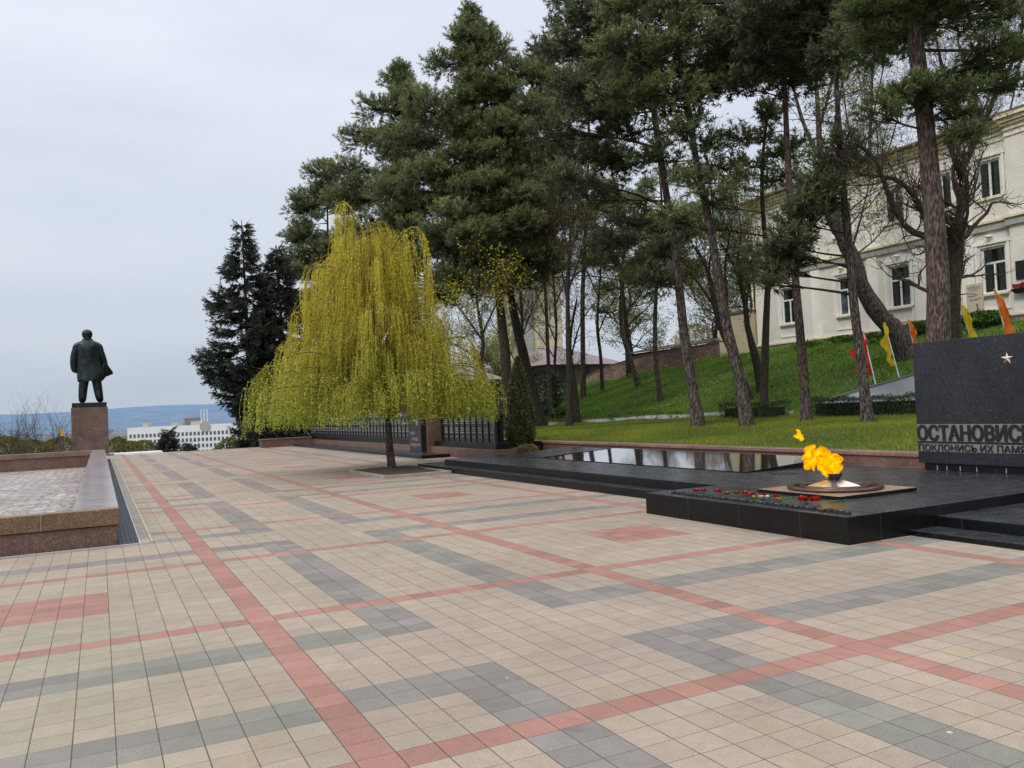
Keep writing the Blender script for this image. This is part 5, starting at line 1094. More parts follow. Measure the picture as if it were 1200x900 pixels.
    mb = MB(); mb.box(XF+.42, XF+.44, -1.9, YB-.1, 4.4, 12.6); mb.build('inner_wall', simple('dim_interior', (.26, .27, .25), .9, .5, .7), t)
    for y in (17.8, 22.3, 25.6):
        mb = MB(); mb.lathe([(.10, 0), (.15, .05), (.10, .1)], 12, 0, (XF-.14, y, 7.98)); mb.box(XF-.12, XF, y-.05, y+.05, 7.86, 7.98); mb.build('wall_lamp', MT['creamplain'], t)
    mb = MB(); mb.tube([(XF-.3, YB+.12, 12.7), (XF-.14, YB+.16, 12.2), (XF-.12, YB+.16, 5.1), (XF-.45, YB+.16, 4.7)], [.06]*4, 8); mb.build('drainpipe', MT['sill'], t, smooth=True)
    mb = MB(); mb.box(XB-.06, XB-.003, 16.05, 16.62, 6.0, 6.75); mb.build('plaque', MT['black'], t)
facade()
def flowerbox():
    t = empty('flower_box', (32.5, 16.3, 5.5), 'dark wall-hung flower box with red flowers under the black plaque', 'flower box')
    mb = MB(); mb.hexa([(32.45, 15.9, 5.42), (32.66, 15.9, 5.42), (32.66, 16.6, 5.42), (32.45, 16.6, 5.42), (32.36, 15.8, 5.6), (32.66, 15.8, 5.6), (32.66, 16.7, 5.6), (32.36, 16.7, 5.6)]); mb.build('box', MT['dark'], t)
    n = 500; P = np.stack([RG.uniform(32.38, 32.64, n), RG.uniform(15.85, 16.65, n), 5.6+RG.random(n)*.2], -1); V, F, C = make_leaves(P, .07, np.where(RG.random((n, 1)) < .75, np.array([.5, .02, .06]), np.array([.05, .12, .03])), RG, .7); np_mesh('blossoms', V, F, MT['leaf'], t, col=C)
flowerbox()
def board():
    t = empty('info_board', (31.6, 17.7, 4.6), 'tall cream notice board with blue script and red wavy foot before the facade', 'notice board')
    X, y0, y1, z0, z1 = 31.5, 17.34, 18.03, 4.55, 5.95
    mb = MB(); n = 16; pts = [(y0, z1), (y1, z1)]+[(y1+(y0-y1)*k/n, z0+.08*math.sin(k/n*2*PI)) for k in range(n+1)]
    me = mb; k0 = len(mb.v); mb.quad([(X, y, z) for y, z in pts]); mb.quad([(X+.1, y, z) for y, z in reversed(pts)])
    for i in range(len(pts)): a, b = pts[i], pts[(i+1) % len(pts)]; mb.quad([(X, a[0], a[1]), (X+.1, a[0], a[1]), (X+.1, b[0], b[1]), (X, b[0], b[1])])
    mb.build('panel', simple('cream_board', (.55, .48, .36), .6, .1), t)
    mb = MB()
    for k in range(n):
        a = (y1+(y0-y1)*k/n, z0+.08*math.sin(k/n*2*PI)); b = (y1+(y0-y1)*(k+1)/n, z0+.08*math.sin((k+1)/n*2*PI)); mb.quad([(X-.004, a[0], a[1]), (X-.004, a[0], a[1]+.12), (X-.004, b[0], b[1]+.12), (X-.004, b[0], b[1])])
    mb.build('red_wave', simple('board_red', (.42, .06, .04), .6, .1), t)
    blue = simple('board_blue', (.08, .10, .30), .6, .1); brn = simple('board_brown', (.14, .09, .06), .6, .1)
    for y, z, wd in ((17.95, 5.44, .44), (17.90, 5.28, .5)):
        q = np.linspace(0, 1, 60); mb = MB(); mb.tube([(X-.006, y-wd*u+.012*math.sin(u*55), z+.035*math.sin(u*47)*(1+.6*math.sin(u*13))+.04*u) for u in q], [.008]*60, 4); mb.build('script', blue, t)
    mb = MB()
    for z, a, b in ((5.86, 17.62, 17.75), (5.80, 17.40, 17.96), (5.74, 17.44, 17.93), (5.66, 17.5, 17.86)): mb.box(X-.004, X-.001, a, b, z, z+.025)
    mb.build('caption_lines', brn, t)
    mb = MB(); q = [(17.52, 4.86), (17.60, 4.80), (17.58, 4.95), (17.63, 5.05), (17.58, 5.14), (17.53, 5.05), (17.55, 4.95), (17.46, 4.88)]; mb.quad([(X-.005, a, b) for a, b in q]); mb.build('emblem', MT['rust'], t)
    mb = MB(); mb.box(X+.02, X+.08, y0+.1, y0+.16, 4.2, z0+.1); mb.box(X+.02, X+.08, y1-.16, y1-.1, 4.2, z0+.1); mb.build('post', MT['metal_brown'], t)
board()

# ------------------------------------------------------------------ brick wall, sheds, houses behind
def brick_wall():
    t = empty('brick_wall', (32.8, 40, 3.5), 'weathered red brick wall along the top of the bank left of the facade', 'wall'); mb = MB()
    ys = np.linspace(33.2, 50.2, 18)
    for i in range(17):
        a, b = ys[i], ys[i+1]; za, zb = np.interp([a, b], [34.6, 42.6, 47.5, 50], [5.06, 4.85, 4.35, 3.75]); ga, gb = float(zt(a))-1, float(zt(b))-1
        mb.hexa([(32.6, a, ga), (33, a, ga), (33, b, gb), (32.6, b, gb), (32.6, a, za), (33, a, za), (33, b, zb), (32.6, b, zb)])
    mb.build('bricks', MT['redbrick'], t)
    mb = MB()
    for i in range(17):
        a, b = ys[i], ys[i+1]; za, zb = np.interp([a, b], [34.6, 42.6, 47.5, 50], [5.06, 4.85, 4.35, 3.75])+.002
        mb.hexa([(32.55, a, za), (33.05, a, za), (33.05, b, zb), (32.55, b, zb), (32.55, a, za+.06), (33.05, a, za+.06), (33.05, b, zb+.06), (32.55, b, zb+.06)])
    mb.build('coping', MT['rust'], t)
brick_wall()
t = empty('beige_annex', (34, 33.5, 4), 'plain beige annex wall between the facade and the brick wall', 'building')
mb = MB(); mb.box(32.4, 40, 31.85, 34.4, 3.2, 6.6); mb.build('wall', MT['beige'], t); mb = MB(); mb.box(32.3, 40.1, 31.8, 34.5, 6.602, 6.72); mb.build('roof', MT['rust'], t)
t = empty('shed', (35, 43, 4.5), 'low dark shed with a plank front just above the brick wall', 'shed')
mb = MB(); mb.box(33.6, 37, 36.5, 45.5, 3.2, 5.2); mb.build('wall', MT['wood'], t)
mb = MB(); mb.hexa([(33.3, 36.2, 5.202), (37.4, 36.2, 5.8), (37.4, 45.9, 5.8), (33.3, 45.9, 5.202), (33.3, 36.2, 5.28), (37.4, 36.2, 5.9), (37.4, 45.9, 5.9), (33.3, 45.9, 5.28)]); mb.build('roof', MT['rust'], t)
mb = MB()
for k in range(12): mb.box(33.56, 33.598, 37.0+k*.2, 37.15+k*.2, 4.6, 5.18)
mb.build('planks', MT['greytrim'], t)
def hip_house(name, label, cx, cy, w_, d_, z0, h, rh, wall, roof, rz=0, win=True):
    t = empty(name, (cx, cy, z0), label, 'house'); 
    def R(p): c, s = math.cos(rz), math.sin(rz); return (cx+p[0]*c-p[1]*s, cy+p[0]*s+p[1]*c, p[2])
    mb = MB(); x, y = w_/2, d_/2
    mb.hexa([R(p) for p in [(-x, -y, z0-3), (x, -y, z0-3), (x, y, z0-3), (-x, y, z0-3), (-x, -y, z0+h), (x, -y, z0+h), (x, y, z0+h), (-x, y, z0+h)]]); mb.build('wall', wall, t)
    o = .5; zz = z0+h+.003; a = [R(p) for p in [(-x-o, -y-o, zz), (x+o, -y-o, zz), (x+o, y+o, zz), (-x-o, y+o, zz)]]; m = min(x, y); r0, r1 = (R((-x+m, 0, zz+rh)), R((x-m, 0, zz+rh))) if x > y else (R((0, -y+m, zz+rh)), R((0, y-m, zz+rh)))
    rf = MB()
    if x > y: rf.quad([a[0], a[1], r1, r0]); rf.quad([a[2], a[3], r0, r1]); rf.quad([a[1], a[2], r1]); rf.quad([a[3], a[0], r0])
    else: rf.quad([a[1], a[2], r1, r0]); rf.quad([a[3], a[0], r0, r1]); rf.quad([a[0], a[1], r0]); rf.quad([a[2], a[3], r1])
    rf.quad(a[::-1]); ro = rf.build('roof', roof, t)
    if win:
        for k in (-.28, .0, .28):
            m2 = MB(); yy = -y-.02
            m2.hexa([R(p) for p in [(w_*k-.5, yy, z0+1), (w_*k+.5, yy, z0+1), (w_*k+.5, -y+.05, z0+1), (w_*k-.5, -y+.05, z0+1), (w_*k-.5, yy, z0+2.3), (w_*k+.5, yy, z0+2.3), (w_*k+.5, -y+.05, z0+2.3), (w_*k-.5, -y+.05, z0+2.3)]]); m2.build('window', MT['dark'], t)
            m2 = MB(); xx = -x-.02; m2.hexa([R(p) for p in [(xx, d_*k-.5, z0+1), (-x+.05, d_*k-.5, z0+1), (-x+.05, d_*k+.5, z0+1), (xx, d_*k+.5, z0+1), (xx, d_*k-.5, z0+2.3), (-x+.05, d_*k-.5, z0+2.3), (-x+.05, d_*k+.5, z0+2.3), (xx, d_*k+.5, z0+2.3)]]); m2.build('window', MT['dark'], t)
    return t
hip_house('house', 'small house with a faded purple hip roof beyond the left end of the brick wall', 35.5, 60.5, 8, 10, 2.6, 2.5, 1.9, MT['wood'], MT['roofpurple'], .1)
hip_house('garden_hut', 'pale yellow hut with a grey tiled roof seen just right of the willow', 21.0, 46.5, 3.0, 3.0, 1.0, 2.6, 1.0, MT['yellowplaster'], MT['roofgrey'], .0)
def tower_block():
    t = empty('apartment_block', (75, 140, 0), 'tall cream apartment block standing far behind the middle pines', 'building')
    D = 150; c0 = at(584, 430, D); c1 = at(661, 430, D); u_ = unit((c1-c0)*np.array([1, 1, 0])); n_ = np.array([-u_[1], u_[0], 0]); W = float(np.linalg.norm(c1-c0)); zt_ = float(at(620, 232, D)[2]); zb = -6
    t.location = (float(c0[0]), float(c0[1]), 0)
    def B(u0, u1, d0, d1, z0, z1): 
        f = lambda u, d, z: tuple(np.array([c0[0], c0[1], 0])+u_*u+n_*d+np.array([0, 0, z])); return [f(u0, d0, z0), f(u1, d0, z0), f(u1, d1, z0), f(u0, d1, z0), f(u0, d0, z1), f(u1, d0, z1), f(u1, d1, z1), f(u0, d1, z1)]
    mb = MB(); mb.hexa(B(0, W, 0, 16, zb, zt_)); mb.build('wall', MT['apart'], t)
    mb = MB(); mb.hexa(B(-.3, W+.3, -.3, 16.3, zt_+.01, zt_+.8)); mb.build('parapet', MT['greytrim'], t)
    mb = MB(); mb.hexa(B(W*.42, W*.55, -.4, -.02, zb, zt_-2)); mb.build('stair_strip', MT['roofgrey'], t)
    z = 3.0; first = None
    while z < zt_-2.5:
        for u in (W*.08, W*.22, W*.34, W*.62, W*.75, W*.88):
            if first is None:
                m = MB(); m.hexa(B(u, u+.9, -.05, -.01, z, z+1.4)); first = m.build('window', MT['greytrim'], t); u0, z0 = u, z
            else:
                c = first.copy(); COL.objects.link(c); c.parent = t; c.location = [float(q) for q in (u_*(u-u0)+np.array([0, 0, z-z0]))]
        z += 2.8
tower_block()

# ------------------------------------------------------------------ hedges, kerb and stair parapet at the foot of the bank
def hedge(label, y0, y1, x, h, w_, seed, dens=1500, gaps=0):
    rg = np.random.default_rng(seed); z0 = float(terr(x, (y0+y1)/2)); t = empty('hedge', (x, y0, z0), label, 'hedge', 'clipped hedges at the foot of the bank')
    if gaps == 0:
        m = MB(); m.box(x-w_*.36, x+w_*.36, y0+.22, y1-.22, z0-.05, z0+h*.74); m.build('dark_core', MT['hedge_core'], t)  # solid dark box added inside the leaf shell, no twigs modelled
    n = int((y1-y0)*dens*(w_+h)); y = rg.uniform(y0, y1, n); s = rg.random(n)
    top = rg.random(n) < .4; X = np.where(top, rg.uniform(-.5, .5, n)*w_, np.where(rg.random(n) < .8, -.5, .5)*w_*rg.uniform(.8, 1.08, n)); Z = np.where(top, h*rg.uniform(.86, 1.04, n), h*rg.uniform(0, 1, n)**.8); bul = 1+.07*np.sin(y*5)+.05*np.sin(y*13)
    ke = rg.random(n) < .12; y[ke] = np.where(rg.random(ke.sum()) < .5, y0, y1)+rg.normal(0, .05, ke.sum()); X[ke] = rg.uniform(-.5, .5, ke.sum())*w_
    P = np.stack([x+X*bul, y, z0+Z*bul+(terr(x, y)-z0)], -1)
    if gaps: P = P[np.sin(y*2*PI/gaps+.5*np.sin(y*3)) > -.15]
    C = np.array([.018, .035, .010])+(np.array([.06, .095, .028])-np.array([.018, .035, .010]))*(rg.random((len(P), 1))**1.5); V, F, C = make_leaves(P, .05, C, rg, .55, np.array([-.4, 0, .6]), 1); np_mesh('leaves', V, F, MT['hedge'], t, col=C)
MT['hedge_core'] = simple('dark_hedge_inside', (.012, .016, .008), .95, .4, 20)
hedge('dark clipped hedge right of the white parapet end behind the fourth front pine', 8.6, 15.35, 19.55, .56, .55, 31)
hedge('dark clipped hedge between the second and third front pines', 16.6, 19.6, 19.55, .50, .55, 32)
hedge('gappy low hedge along the kerb behind the first front pine', 20.8, 27.0, 19.5, .33, .4, 33, 800, 1.1)
hedge('low straggly hedge left of the many-branched tree', 29.2, 35.5, 19.3, .38, .5, 34, 1000, 2.3)
def kerb():
    m = MB(); ys = np.linspace(16.9, 36, 40)
    for a, b in zip(ys[:-1], ys[1:]):
        za, zb = float(terr(20.05, a)), float(terr(20.05, b)); m.hexa([(20.0, a+.006, za-.1), (20.22, a+.006, za-.1), (20.22, b, zb-.1), (20.0, b, zb-.1), (20.0, a+.006, za+.17), (20.22, a+.006, za+.17), (20.22, b, zb+.17), (20.0, b, zb+.17)])
    t = empty('low_kerb_wall', (20.1, 17, .9), 'low pale stone kerb wall at the foot of the grassy bank', 'kerb'); m.build('stones', MT['curbw'], t)
kerb()
def parapet():
    t = empty('stair_parapet', (21.4, 14, 1), 'white concrete parapet wedge rising to the right behind the hedge and black wall', 'parapet')
    m = MB(); P = [(16.55, 1.06), (16.3, 1.35), (15.95, 1.52), (15.5, 1.58)]; 
    pts = [(17.0, .8), (16.9, 1.08), (16.6, 1.32), (16.2, 1.46), (15.6, 1.60), (12.8, 2.14), (8.0, 3.02), (8.0, .8)]
    m.quad([(21.2, y, z) for y, z in pts]); m.quad([(21.55, y, z) for y, z in reversed(pts)])
    for i in range(len(pts)): a, b = pts[i], pts[(i+1) % len(pts)]; m.quad([(21.2, a[0], a[1]), (21.55, a[0], a[1]), (21.55, b[0], b[1]), (21.2, b[0], b[1])])
    m.build('wall', MT['whitewash'], t)
    m = MB()
    for (a, b) in zip(pts[3:6], pts[4:7]): m.hexa([(21.15, a[0], a[1]+.003), (21.15, b[0], b[1]+.003), (21.6, b[0], b[1]+.003), (21.6, a[0], a[1]+.003), (21.15, a[0], a[1]+.05), (21.15, b[0], b[1]+.05), (21.6, b[0], b[1]+.05), (21.6, a[0], a[1]+.05)])
    m.build('cap', MT['roofgrey'], t)
parapet()
def flag(mat, y, zb, zp0, zp1, zbot, y_lean, wd, label, name='flagpole'):
    """slim pole leaning slightly with a long narrow pennant"""
    X = 21.4; t = empty('flag', (X, y, zb), label, 'flag', None)
    m = MB(); m.tube([(X, y, zb), (X, y+y_lean*.5, (zb+zp1)/2), (X, y+y_lean, zp1)], [.022, .02, .016], 8); m.build('pole', MT['frame'], t, smooth=True)
    m = MB(); n = 26
    def q(f, s): # f along height from top, s across
        z = zp1-.02+(zbot-zp1)*f; yy = y+y_lean*(z-zb)/(zp1-zb); ww = wd*min(1, f*2.4)**.8*(1-.25*max(0, f-.85)/.15)
        return (X-.03+.07*math.sin(f*13+s*5)+.04*math.sin(f*5+s*9), yy-.02+s*ww*(1+.12*math.sin(f*17))-.03*math.sin(f*7), z-.25*(zp1-zbot)*0*s)
    for i in range(n):
        for j in range(3): m.quad([q(i/n, j/3), q((i+1)/n, j/3), q((i+1)/n, (j+1)/3), q(i/n, (j+1)/3)])
    m.build('cloth', mat, t, smooth=True)
flag(MT['flagred'], 14.46, 1.75, 0, 3.66, 2.2, .40, .58, 'red pennant, leftmost flag on the white parapet')
flag(MT['flagyellow'], 13.58, 1.95, 0, 3.85, 2.45, .45, .24, 'yellow pennant beside the red one on the white parapet')
flag(MT['flagorange'], 12.86, 2.1, 0, 3.86, 2.75, .32, -.20, 'short orange pennant just left of the thick pine')
flag(MT['flagyellow'], 11.0, 2.45, 0, 4.25, 2.7, .5, -.22, 'yellow pennant in front of the cream notice board')
flag(MT['flagorange'], 10.05, 2.6, 0, 4.38, 2.75, .36, -.26, 'tall orange pennant, rightmost flag above the black wall')

# ------------------------------------------------------------------ person on the bank
def person():
    p = onX(1041, 357, 27.0); gx, gy = 27.4, float(p[1])+.2; gz = float(terr(gx, gy)); top = float(p[2])
    t = empty('person', (gx, gy, gz), 'person in a dark jacket standing half hidden behind the slanting tree trunk', 'person')
    h = max(1.45, min(1.8, top-gz+.0)); s = h/1.75; B = lambda x, y, z, r: (gx+x*s, gy+y*s, gz+z*s, r*s)
    J = {'pel': B(0, 0, .95, .15), 'ch': B(0, 0, 1.28, .17), 'nk': B(-.02, 0, 1.48, .06), 'hd': B(-.05, 0, 1.58, .10), 'cr': B(-.05, 0, 1.68, .085), 'ls': B(0, .19, 1.40, .075), 'le': B(-.05, .27, 1.15, .055), 'lw': B(-.22, .18, 1.08, .04), 'rs': B(0, -.19, 1.40, .075), 're': B(-.05, -.27, 1.15, .055), 'rw': B(-.22, -.15, 1.10, .04),
         'lh': B(0, .1, .88, .10), 'lk': B(-.03, .11, .5, .07), 'lf': B(0, .12, .07, .05), 'lt': B(-.17, .13, .04, .04), 'rh': B(0, -.1, .88, .10), 'rk': B(-.03, -.11, .5, .07), 'rf': B(0, -.12, .07, .05), 'rt': B(-.17, -.13, .04, .04)}
    skin_body('body', J, [('pel', 'ch'), ('ch', 'nk'), ('nk', 'hd'), ('hd', 'cr'), ('ch', 'ls'), ('ls', 'le'), ('le', 'lw'), ('ch', 'rs'), ('rs', 're'), ('re', 'rw'), ('pel', 'lh'), ('lh', 'lk'), ('lk', 'lf'), ('lf', 'lt'), ('pel', 'rh'), ('rh', 'rk'), ('rk', 'rf'), ('rf', 'rt')], MT['jacket'], t, 'pel')
    m = MB(); c = B(-.045, 0, 1.60, 0); m.lathe([(.001, .13*s), (.07*s, .115*s), (.105*s, .06*s), (.108*s, 0), (.09*s, -.03*s)], 14, 0, c[:3], cap=False); m.build('hair', MT['hair'], t, smooth=True)
    m = MB(); m.tube([(c[0]-.085*s, c[1], c[2]+.02*s), (c[0]-.10*s, c[1], c[2]-.05*s), (c[0]-.07*s, c[1], c[2]-.11*s)], [.05*s, .062*s, .035*s], 10); m.build('face', MT['skin'], t, smooth=True)
person()

# ------------------------------------------------------------------ grass
def grass():
    rg = np.random.default_rng(5); 
    def blades(n, xr, yr, h, wd, c0, c1, name, thin=None):
        x = rg.uniform(*xr, n)**1.0; y = rg.uniform(*yr, n); k = (x > 12.2)
        x, y = x[k], y[k]; z = terr(x, y); pat = np.clip(.5+.5*np.sin(x*.9+1.7*np.sin(y*.5))*np.sin(y*.8+np.sin(x*.7))+rg.normal(0, .18, len(x)), 0, 1)
        hh = h*rg.uniform(.5, 1.3, len(x))*(.7+.6*pat); d = unit(np.stack([rg.normal(0, .35, len(x)), rg.normal(0, .35, len(x)), np.ones(len(x))], -1)); a = rg.uniform(0, PI, len(x)); w_ = np.stack([np.cos(a), np.sin(a), 0*a], -1)*wd*.5; P = np.stack([x, y, z-.01], -1)
        V = np.stack([P-w_, P+w_, P+d*hh[:, None]], 1).reshape(-1, 3); C = np.array(c0)+(np.array(c1)-np.array(c0))*pat[:, None]; C = C*rg.uniform(.7, 1.3, (len(x), 1)); bare = np.sin(x*2.1+y)*np.sin(y*1.37+2)+.5*np.sin(x*5+y*3); dry = rg.random(len(x)) < .05+.45*np.clip(bare-.75, 0, 1); C[dry] = np.array([.24, .20, .09])*rg.uniform(.6, 1.2, (dry.sum(), 1)); C = np.repeat(C, 3, axis=0); C[0::3] *= .6; C[1::3] *= .6
        o = np_mesh(name, V, np.arange(len(V)).reshape(-1, 3), MT['grass'], col=C); tag(o, kind='stuff', label='short bright green grass covering the lawn and bank', cat='grass')
    blades(210000, (12.3, 20.5), (4, 38), .085, .016, (.10, .155, .014), (.31, .36, .045), 'grass')
    blades(190000, (20.3, 32.6), (8, 52), .12, .026, (.070, .155, .018), (.23, .39, .045), 'bank_grass')
    # leafy weeds in drifts on the bank
    n = 90000; x = rg.uniform(21.5, 32.3, n); y = rg.uniform(9, 50, n); m = np.sin(x*1.3+np.sin(y*.9)*2)+np.sin(y*1.9+x*.6)+.6*np.sin(x*4+y*3); k = m > rg.uniform(.1, 1.6, n); x, y, m = x[k], y[k], m[k]; hh = rg.random(len(x))*np.clip(m, 0, 2)*.16
    P = np.stack([x, y, terr(x, y)+hh], -1); C = np.array([.05, .13, .016])+(np.array([.24, .41, .055])-np.array([.05, .13, .016]))*rg.random((len(x), 1))*np.clip(hh/.2, .3, 1)[:, None]; V, F, C = make_leaves(P, .085, C, rg, .65, np.array([-.3, 0, .8])); o = np_mesh('ground_cover', V, F, MT['grass'], col=C); tag(o, kind='stuff', label='leafy green weeds in drifts over the bank', cat='ground cover')
grass()
for i, (bx, by, h, r, lb) in enumerate([(31.3, 20.1, .55, .7, 'bright green bush at the facade foot right of the thick pine'), (31.4, 17.3, .62, .9, 'green bush under the cream notice board'), (30.8, 22.0, .38, .9, 'green bush between the slanting trunk and the thick pine'), (31.6, 24.5, .28, .8, 'small green bush at the facade foot behind the red pennant'), (31.2, 26.4, .25, .7, 'small green bush at the facade foot right of the third front pine'), (22.4, 36.2, .5, .6, 'light green bush on the bank left of the short dark leaning tree')]):
    conifer_bush('green_bush', lb, (bx, by, float(terr(bx, by))), h, r, ((.03, .07, .012), (.12, .24, .035)), 40+i, 2600, .10, 'bush', 'round', 'green bushes on the bank', stem=False)
conifer_bush('dry_plant', 'dry yellowish plant at the foot of the thuja', (11.25, 19.6, .14), .3, .35, ((.16, .12, .05), (.34, .28, .12)), 61, 5000, .05, 'plant', 'round', stem=False)

# ------------------------------------------------------------------ beyond the plaza edge: bushes, bare trees, post
def low_z(Y): return float(np.interp(Y, [46.5, 47.5, 60, 110, 300, 700], [0, -.6, -4, -14, -34, -48]))-.55
ob = ((.10, .10, .02), (.24, .24, .05))
for i, (px, D, h, r, c, lb) in enumerate([(138, 66, 4.6, 1.6, ob, 'olive bush right beside the pedestal'), (152, 70, 4.6, 2.0, ob, 'second olive bush right of the pedestal'), (168, 72, 4.4, 2.2, ob, 'olive bush left of the small dark spruce'), (270, 60, 3.6, 1.5, ob, 'olive bush at the foot of the tall spruce'), (283, 62, 4.4, 1.6, ob, 'taller olive bush beside the tall spruce'), (70, 85, 4.0, 3.5, ob, 'wide olive bush left of the pedestal'), (35, 90, 4.0, 4.0, ob, 'wide olive bush under the bare trees'), (5, 84, 4.0, 4.0, ob, 'olive bush at the left edge under the bare trees')]):
    p = at(px, (513+(i*5) % 6) if 100 < px < 200 else (512+(i*3) % 7), D); conifer_bush('olive_bush', lb, (p[0], p[1], low_z(p[1])), p[2]-low_z(p[1]), r, c, 70+i, 260, .16, 'bush', 'round', 'olive bushes below the plaza edge')
spr = ((.012, .022, .014), (.045, .065, .040))
for i, (px, py, D, h, r, lb) in enumerate([(197, 503, 58, 3.5, 1.6, 'small dark spruce before the white office block'), (222, 518, 62, 3.2, 1.3, 'very small dark conifer right of the small spruce')]):
    p = at(px, py, D); zb = low_z(p[1]); spruce(lb, [(px, 560), (px, (560+py)/2), (px, py)], (p[0], p[1], zb), r, 30+i, n=26)
for i, (px, D, top, lb) in enumerate([(22, 62, 474, 'bare tree at the left edge with many fine branches'), (50, 66, 470, 'bare tree nearest the pedestal with upright branches'), (-6, 70, 480, 'bare tree cut by the left edge of the view')]):
    rg = np.random.default_rng(900+i); b = at(px, 525, D); zb = low_z(b[1]); b = np.array([b[0], b[1], zb]); topz = at(px, top, D)[2]; H = topz-zb; t = empty('bare_tree', b, lb, 'tree', 'bare trees below the plaza edge')
    P = smooth_path([b, b+[.1, 0, H*.3], b+[.2, .1, H*.5]], 8); v, f = tubes(P[None], np.linspace(.14, .07, 8)[None], 7); np_mesh('trunk', v, f, MT['bark_grey'], t, smooth=True)
    S = P[rg.integers(3, 8, 12)]; (bv, bf), _ = branching(S, rg.normal(0, .6, (12, 3))+[0, 0, .8], np.full(12, H*.30), np.full(12, .05), 4, rg, (4, 4, 3), ratio=.66, up=.25, spread=.5); np_mesh('twigs', bv, bf, MT['bark_grey'], t)
b = at(73, 510, 60); zb = low_z(b[1]); t = empty('marker_post', (b[0], b[1], zb), 'brown post with a yellow box on top beside the pedestal', 'post')
m = MB(); m.box(b[0]-.25, b[0]-.05, b[1], b[1]+.2, zb-.2, b[2]+.1); m.box(b[0]+.0, b[0]+.1, b[1], b[1]+.12, zb-.2, b[2]-.1); m.build('post', MT['wood'], t)
m = MB(); m.box(b[0]-.14, b[0]+.14, b[1]-.05, b[1]+.2, b[2]-.05, b[2]+.45); m.build('box', simple('yellow_box', (.65, .36, .06), .6, .15), t)

# ------------------------------------------------------------------ city below
def office():
    D = 480; c0 = at(149, 502, D); c1 = at(292, 495, D); u_ = unit((c1-c0)*np.array([1, 1, 0])); n_ = np.array([-u_[1], u_[0], 0]); W = float(np.linalg.norm(c1-c0)); zt_ = float((c0[2]+c1[2])/2)
    t = empty('office_block', (float(c0[0]), float(c0[1]), zt_-22), 'long white office block with rows of dark windows down in the city', 'building')
    f = lambda u, d, z: tuple(np.array([c0[0], c0[1], 0])+u_*u+n_*d+np.array([0, 0, z]))
    B = lambda u0, u1, d0, d1, z0, z1: [f(u0, d0, z0), f(u1, d0, z0), f(u1, d1, z0), f(u0, d1, z0), f(u0, d0, z1), f(u1, d0, z1), f(u1, d1, z1), f(u0, d1, z1)]
    wh = simple('white_panels', (.70, .71, .74), .7, .06); dk = simple('office_glass', (.10, .12, .15), .4, .3)
    mb = MB(); mb.hexa(B(0, W, 0, 16, zt_-30, zt_)); mb.build('wall', wh, t)
    for a_, b_, h_ in ((.1, .14, 2.6), (.34, .39, 2.2), (.5, .62, 2.4)): mb = MB(); mb.hexa(B(W*a_, W*b_, 4, 10, zt_+.01, zt_+h_)); mb.build('roof_housing', MT['greytrim'], t)
    mb = MB(); 
    for u in (.60, .625, .65): mb = MB(); mb.hexa(B(W*u, W*u+.35, 1, 1.35, zt_+.01, zt_+9)); mb.build('mast', MT['frame'], t)
    mb = MB(); n = 24; c = W*.64; mb.quad([f(c+3.2*math.cos(2*PI*k/n), -.3, zt_-1+3.2*math.sin(2*PI*k/n)) for k in range(n)]); mb.build('round_emblem', MT['greytrim'], t)
    # one mesh per storey of windows
    for r_ in range(6):
        z = zt_-6.0-r_*3.55; mb = MB()
        for k in range(int(W/2.35)): u = 1.2+k*2.35; mb.quad([f(u, -.12, z), f(u+1.35, -.12, z), f(u+1.35, -.12, z+2.1), f(u, -.12, z+2.1)])
        mb.build('window_row', dk, t)
office()
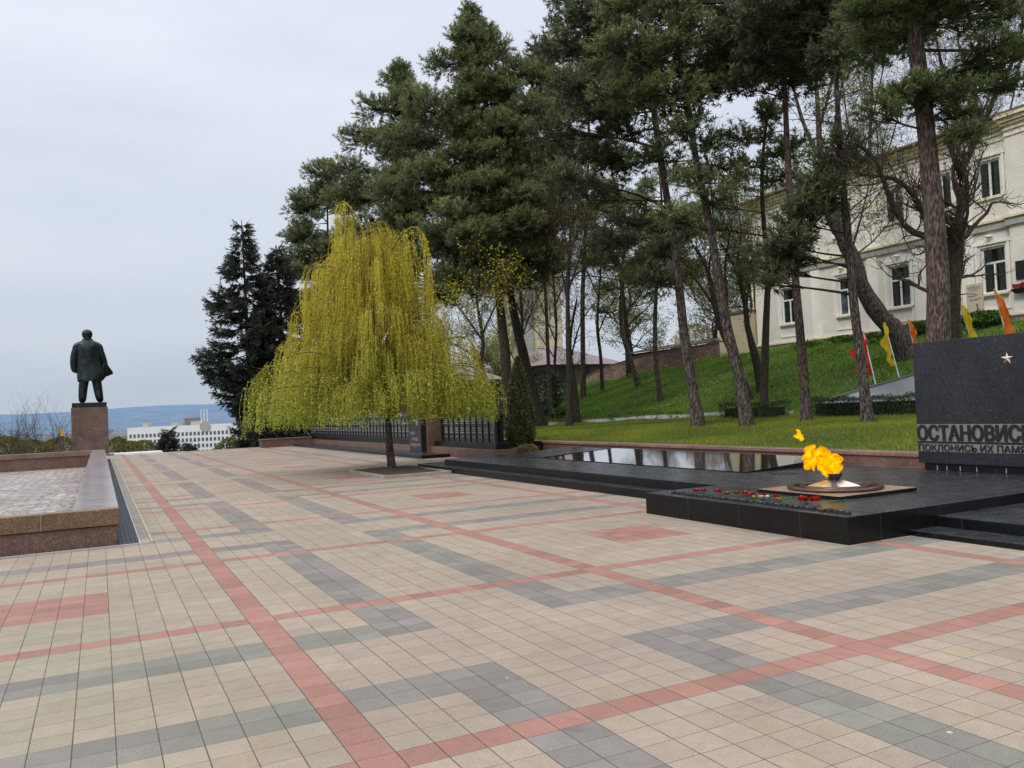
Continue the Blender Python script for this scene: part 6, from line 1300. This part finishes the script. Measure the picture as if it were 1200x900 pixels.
def city():
    rg = np.random.default_rng(9); pal = [(.42, .44, .48), (.36, .38, .42), (.30, .25, .25), (.45, .42, .40), (.26, .30, .36), (.34, .22, .20)]
    mats = [simple('town_wall', c, .8, .1) for c in pal]; dk = simple('town_window', (.14, .17, .22), .6, .1)
    kinds = []
    for i in range(64):
        D = rg.uniform(1250, 3400); px = rg.uniform(-40, 150) if i > 14 else rg.uniform(130, 300); p = at(px, 500, D); zb = -46+rg.uniform(-2, 4)+np.interp(D, [2500, 5200], [0, 20]); w_ = rg.uniform(24, 80); h = rg.choice([9, 15, 18, 27]); 
        if i == 3: px = 226; D = 1500; p = at(px, 500, D); w_ = 28; h = 57
        t = empty('town_building', (p[0], p[1], zb), 'small distant city building seen across the valley', 'building', 'distant city buildings', rz=rg.uniform(-.5, .1))
        me_ = MB(); x = w_/2; me_.box(-x, x, 0, 12, -8, h); o = me_.build('wall', mats[2] if i == 3 else mats[rg.integers(0, 6)]); o.parent = t
        wn = MB()
        for z in np.arange(2, h-1.5, 3.2): wn.box(-x*.94, x*.94, -.12, -.02, z, z+1.2)
        o = wn.build('window_bands', dk); o.parent = t
city()
def woods():
    rg = np.random.default_rng(19); n = 24000; Y = []; D = np.exp(rg.uniform(np.log(110), np.log(4200), n)); px = rg.uniform(-80, 340, n); P = np.array([at(a, 500, d) for a, d in zip(px, D)]); z = np.array([low_z(y) for y in P[:, 1]]); keep = (np.sin(P[:, 0]*.05)+np.sin(P[:, 1]*.031+P[:, 0]*.02)) > -.3
    P[:, 2] = z+rg.random(n)*np.interp(D, [110, 1500, 4200], [6, 9, 14])+np.interp(D, [2500, 5200], [0, 20]); P = P[keep]; D = D[keep]
    a = np.array([.13, .13, .04]); b = np.array([.14, .19, .22]); f = np.clip((D-150)/2200, 0, 1)[:, None]; C = (a+(b-a)*f)*rg.uniform(.5, 1.4, (len(P), 1)); V, F, C = make_leaves(P, 1, C, rg, .8);  # leaf colour drifts to blue-grey with distance, haze painted in
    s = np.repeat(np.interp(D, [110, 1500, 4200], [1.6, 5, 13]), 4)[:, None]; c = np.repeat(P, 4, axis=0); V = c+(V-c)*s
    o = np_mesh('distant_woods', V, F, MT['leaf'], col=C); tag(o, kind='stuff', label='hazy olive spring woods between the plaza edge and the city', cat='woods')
woods()
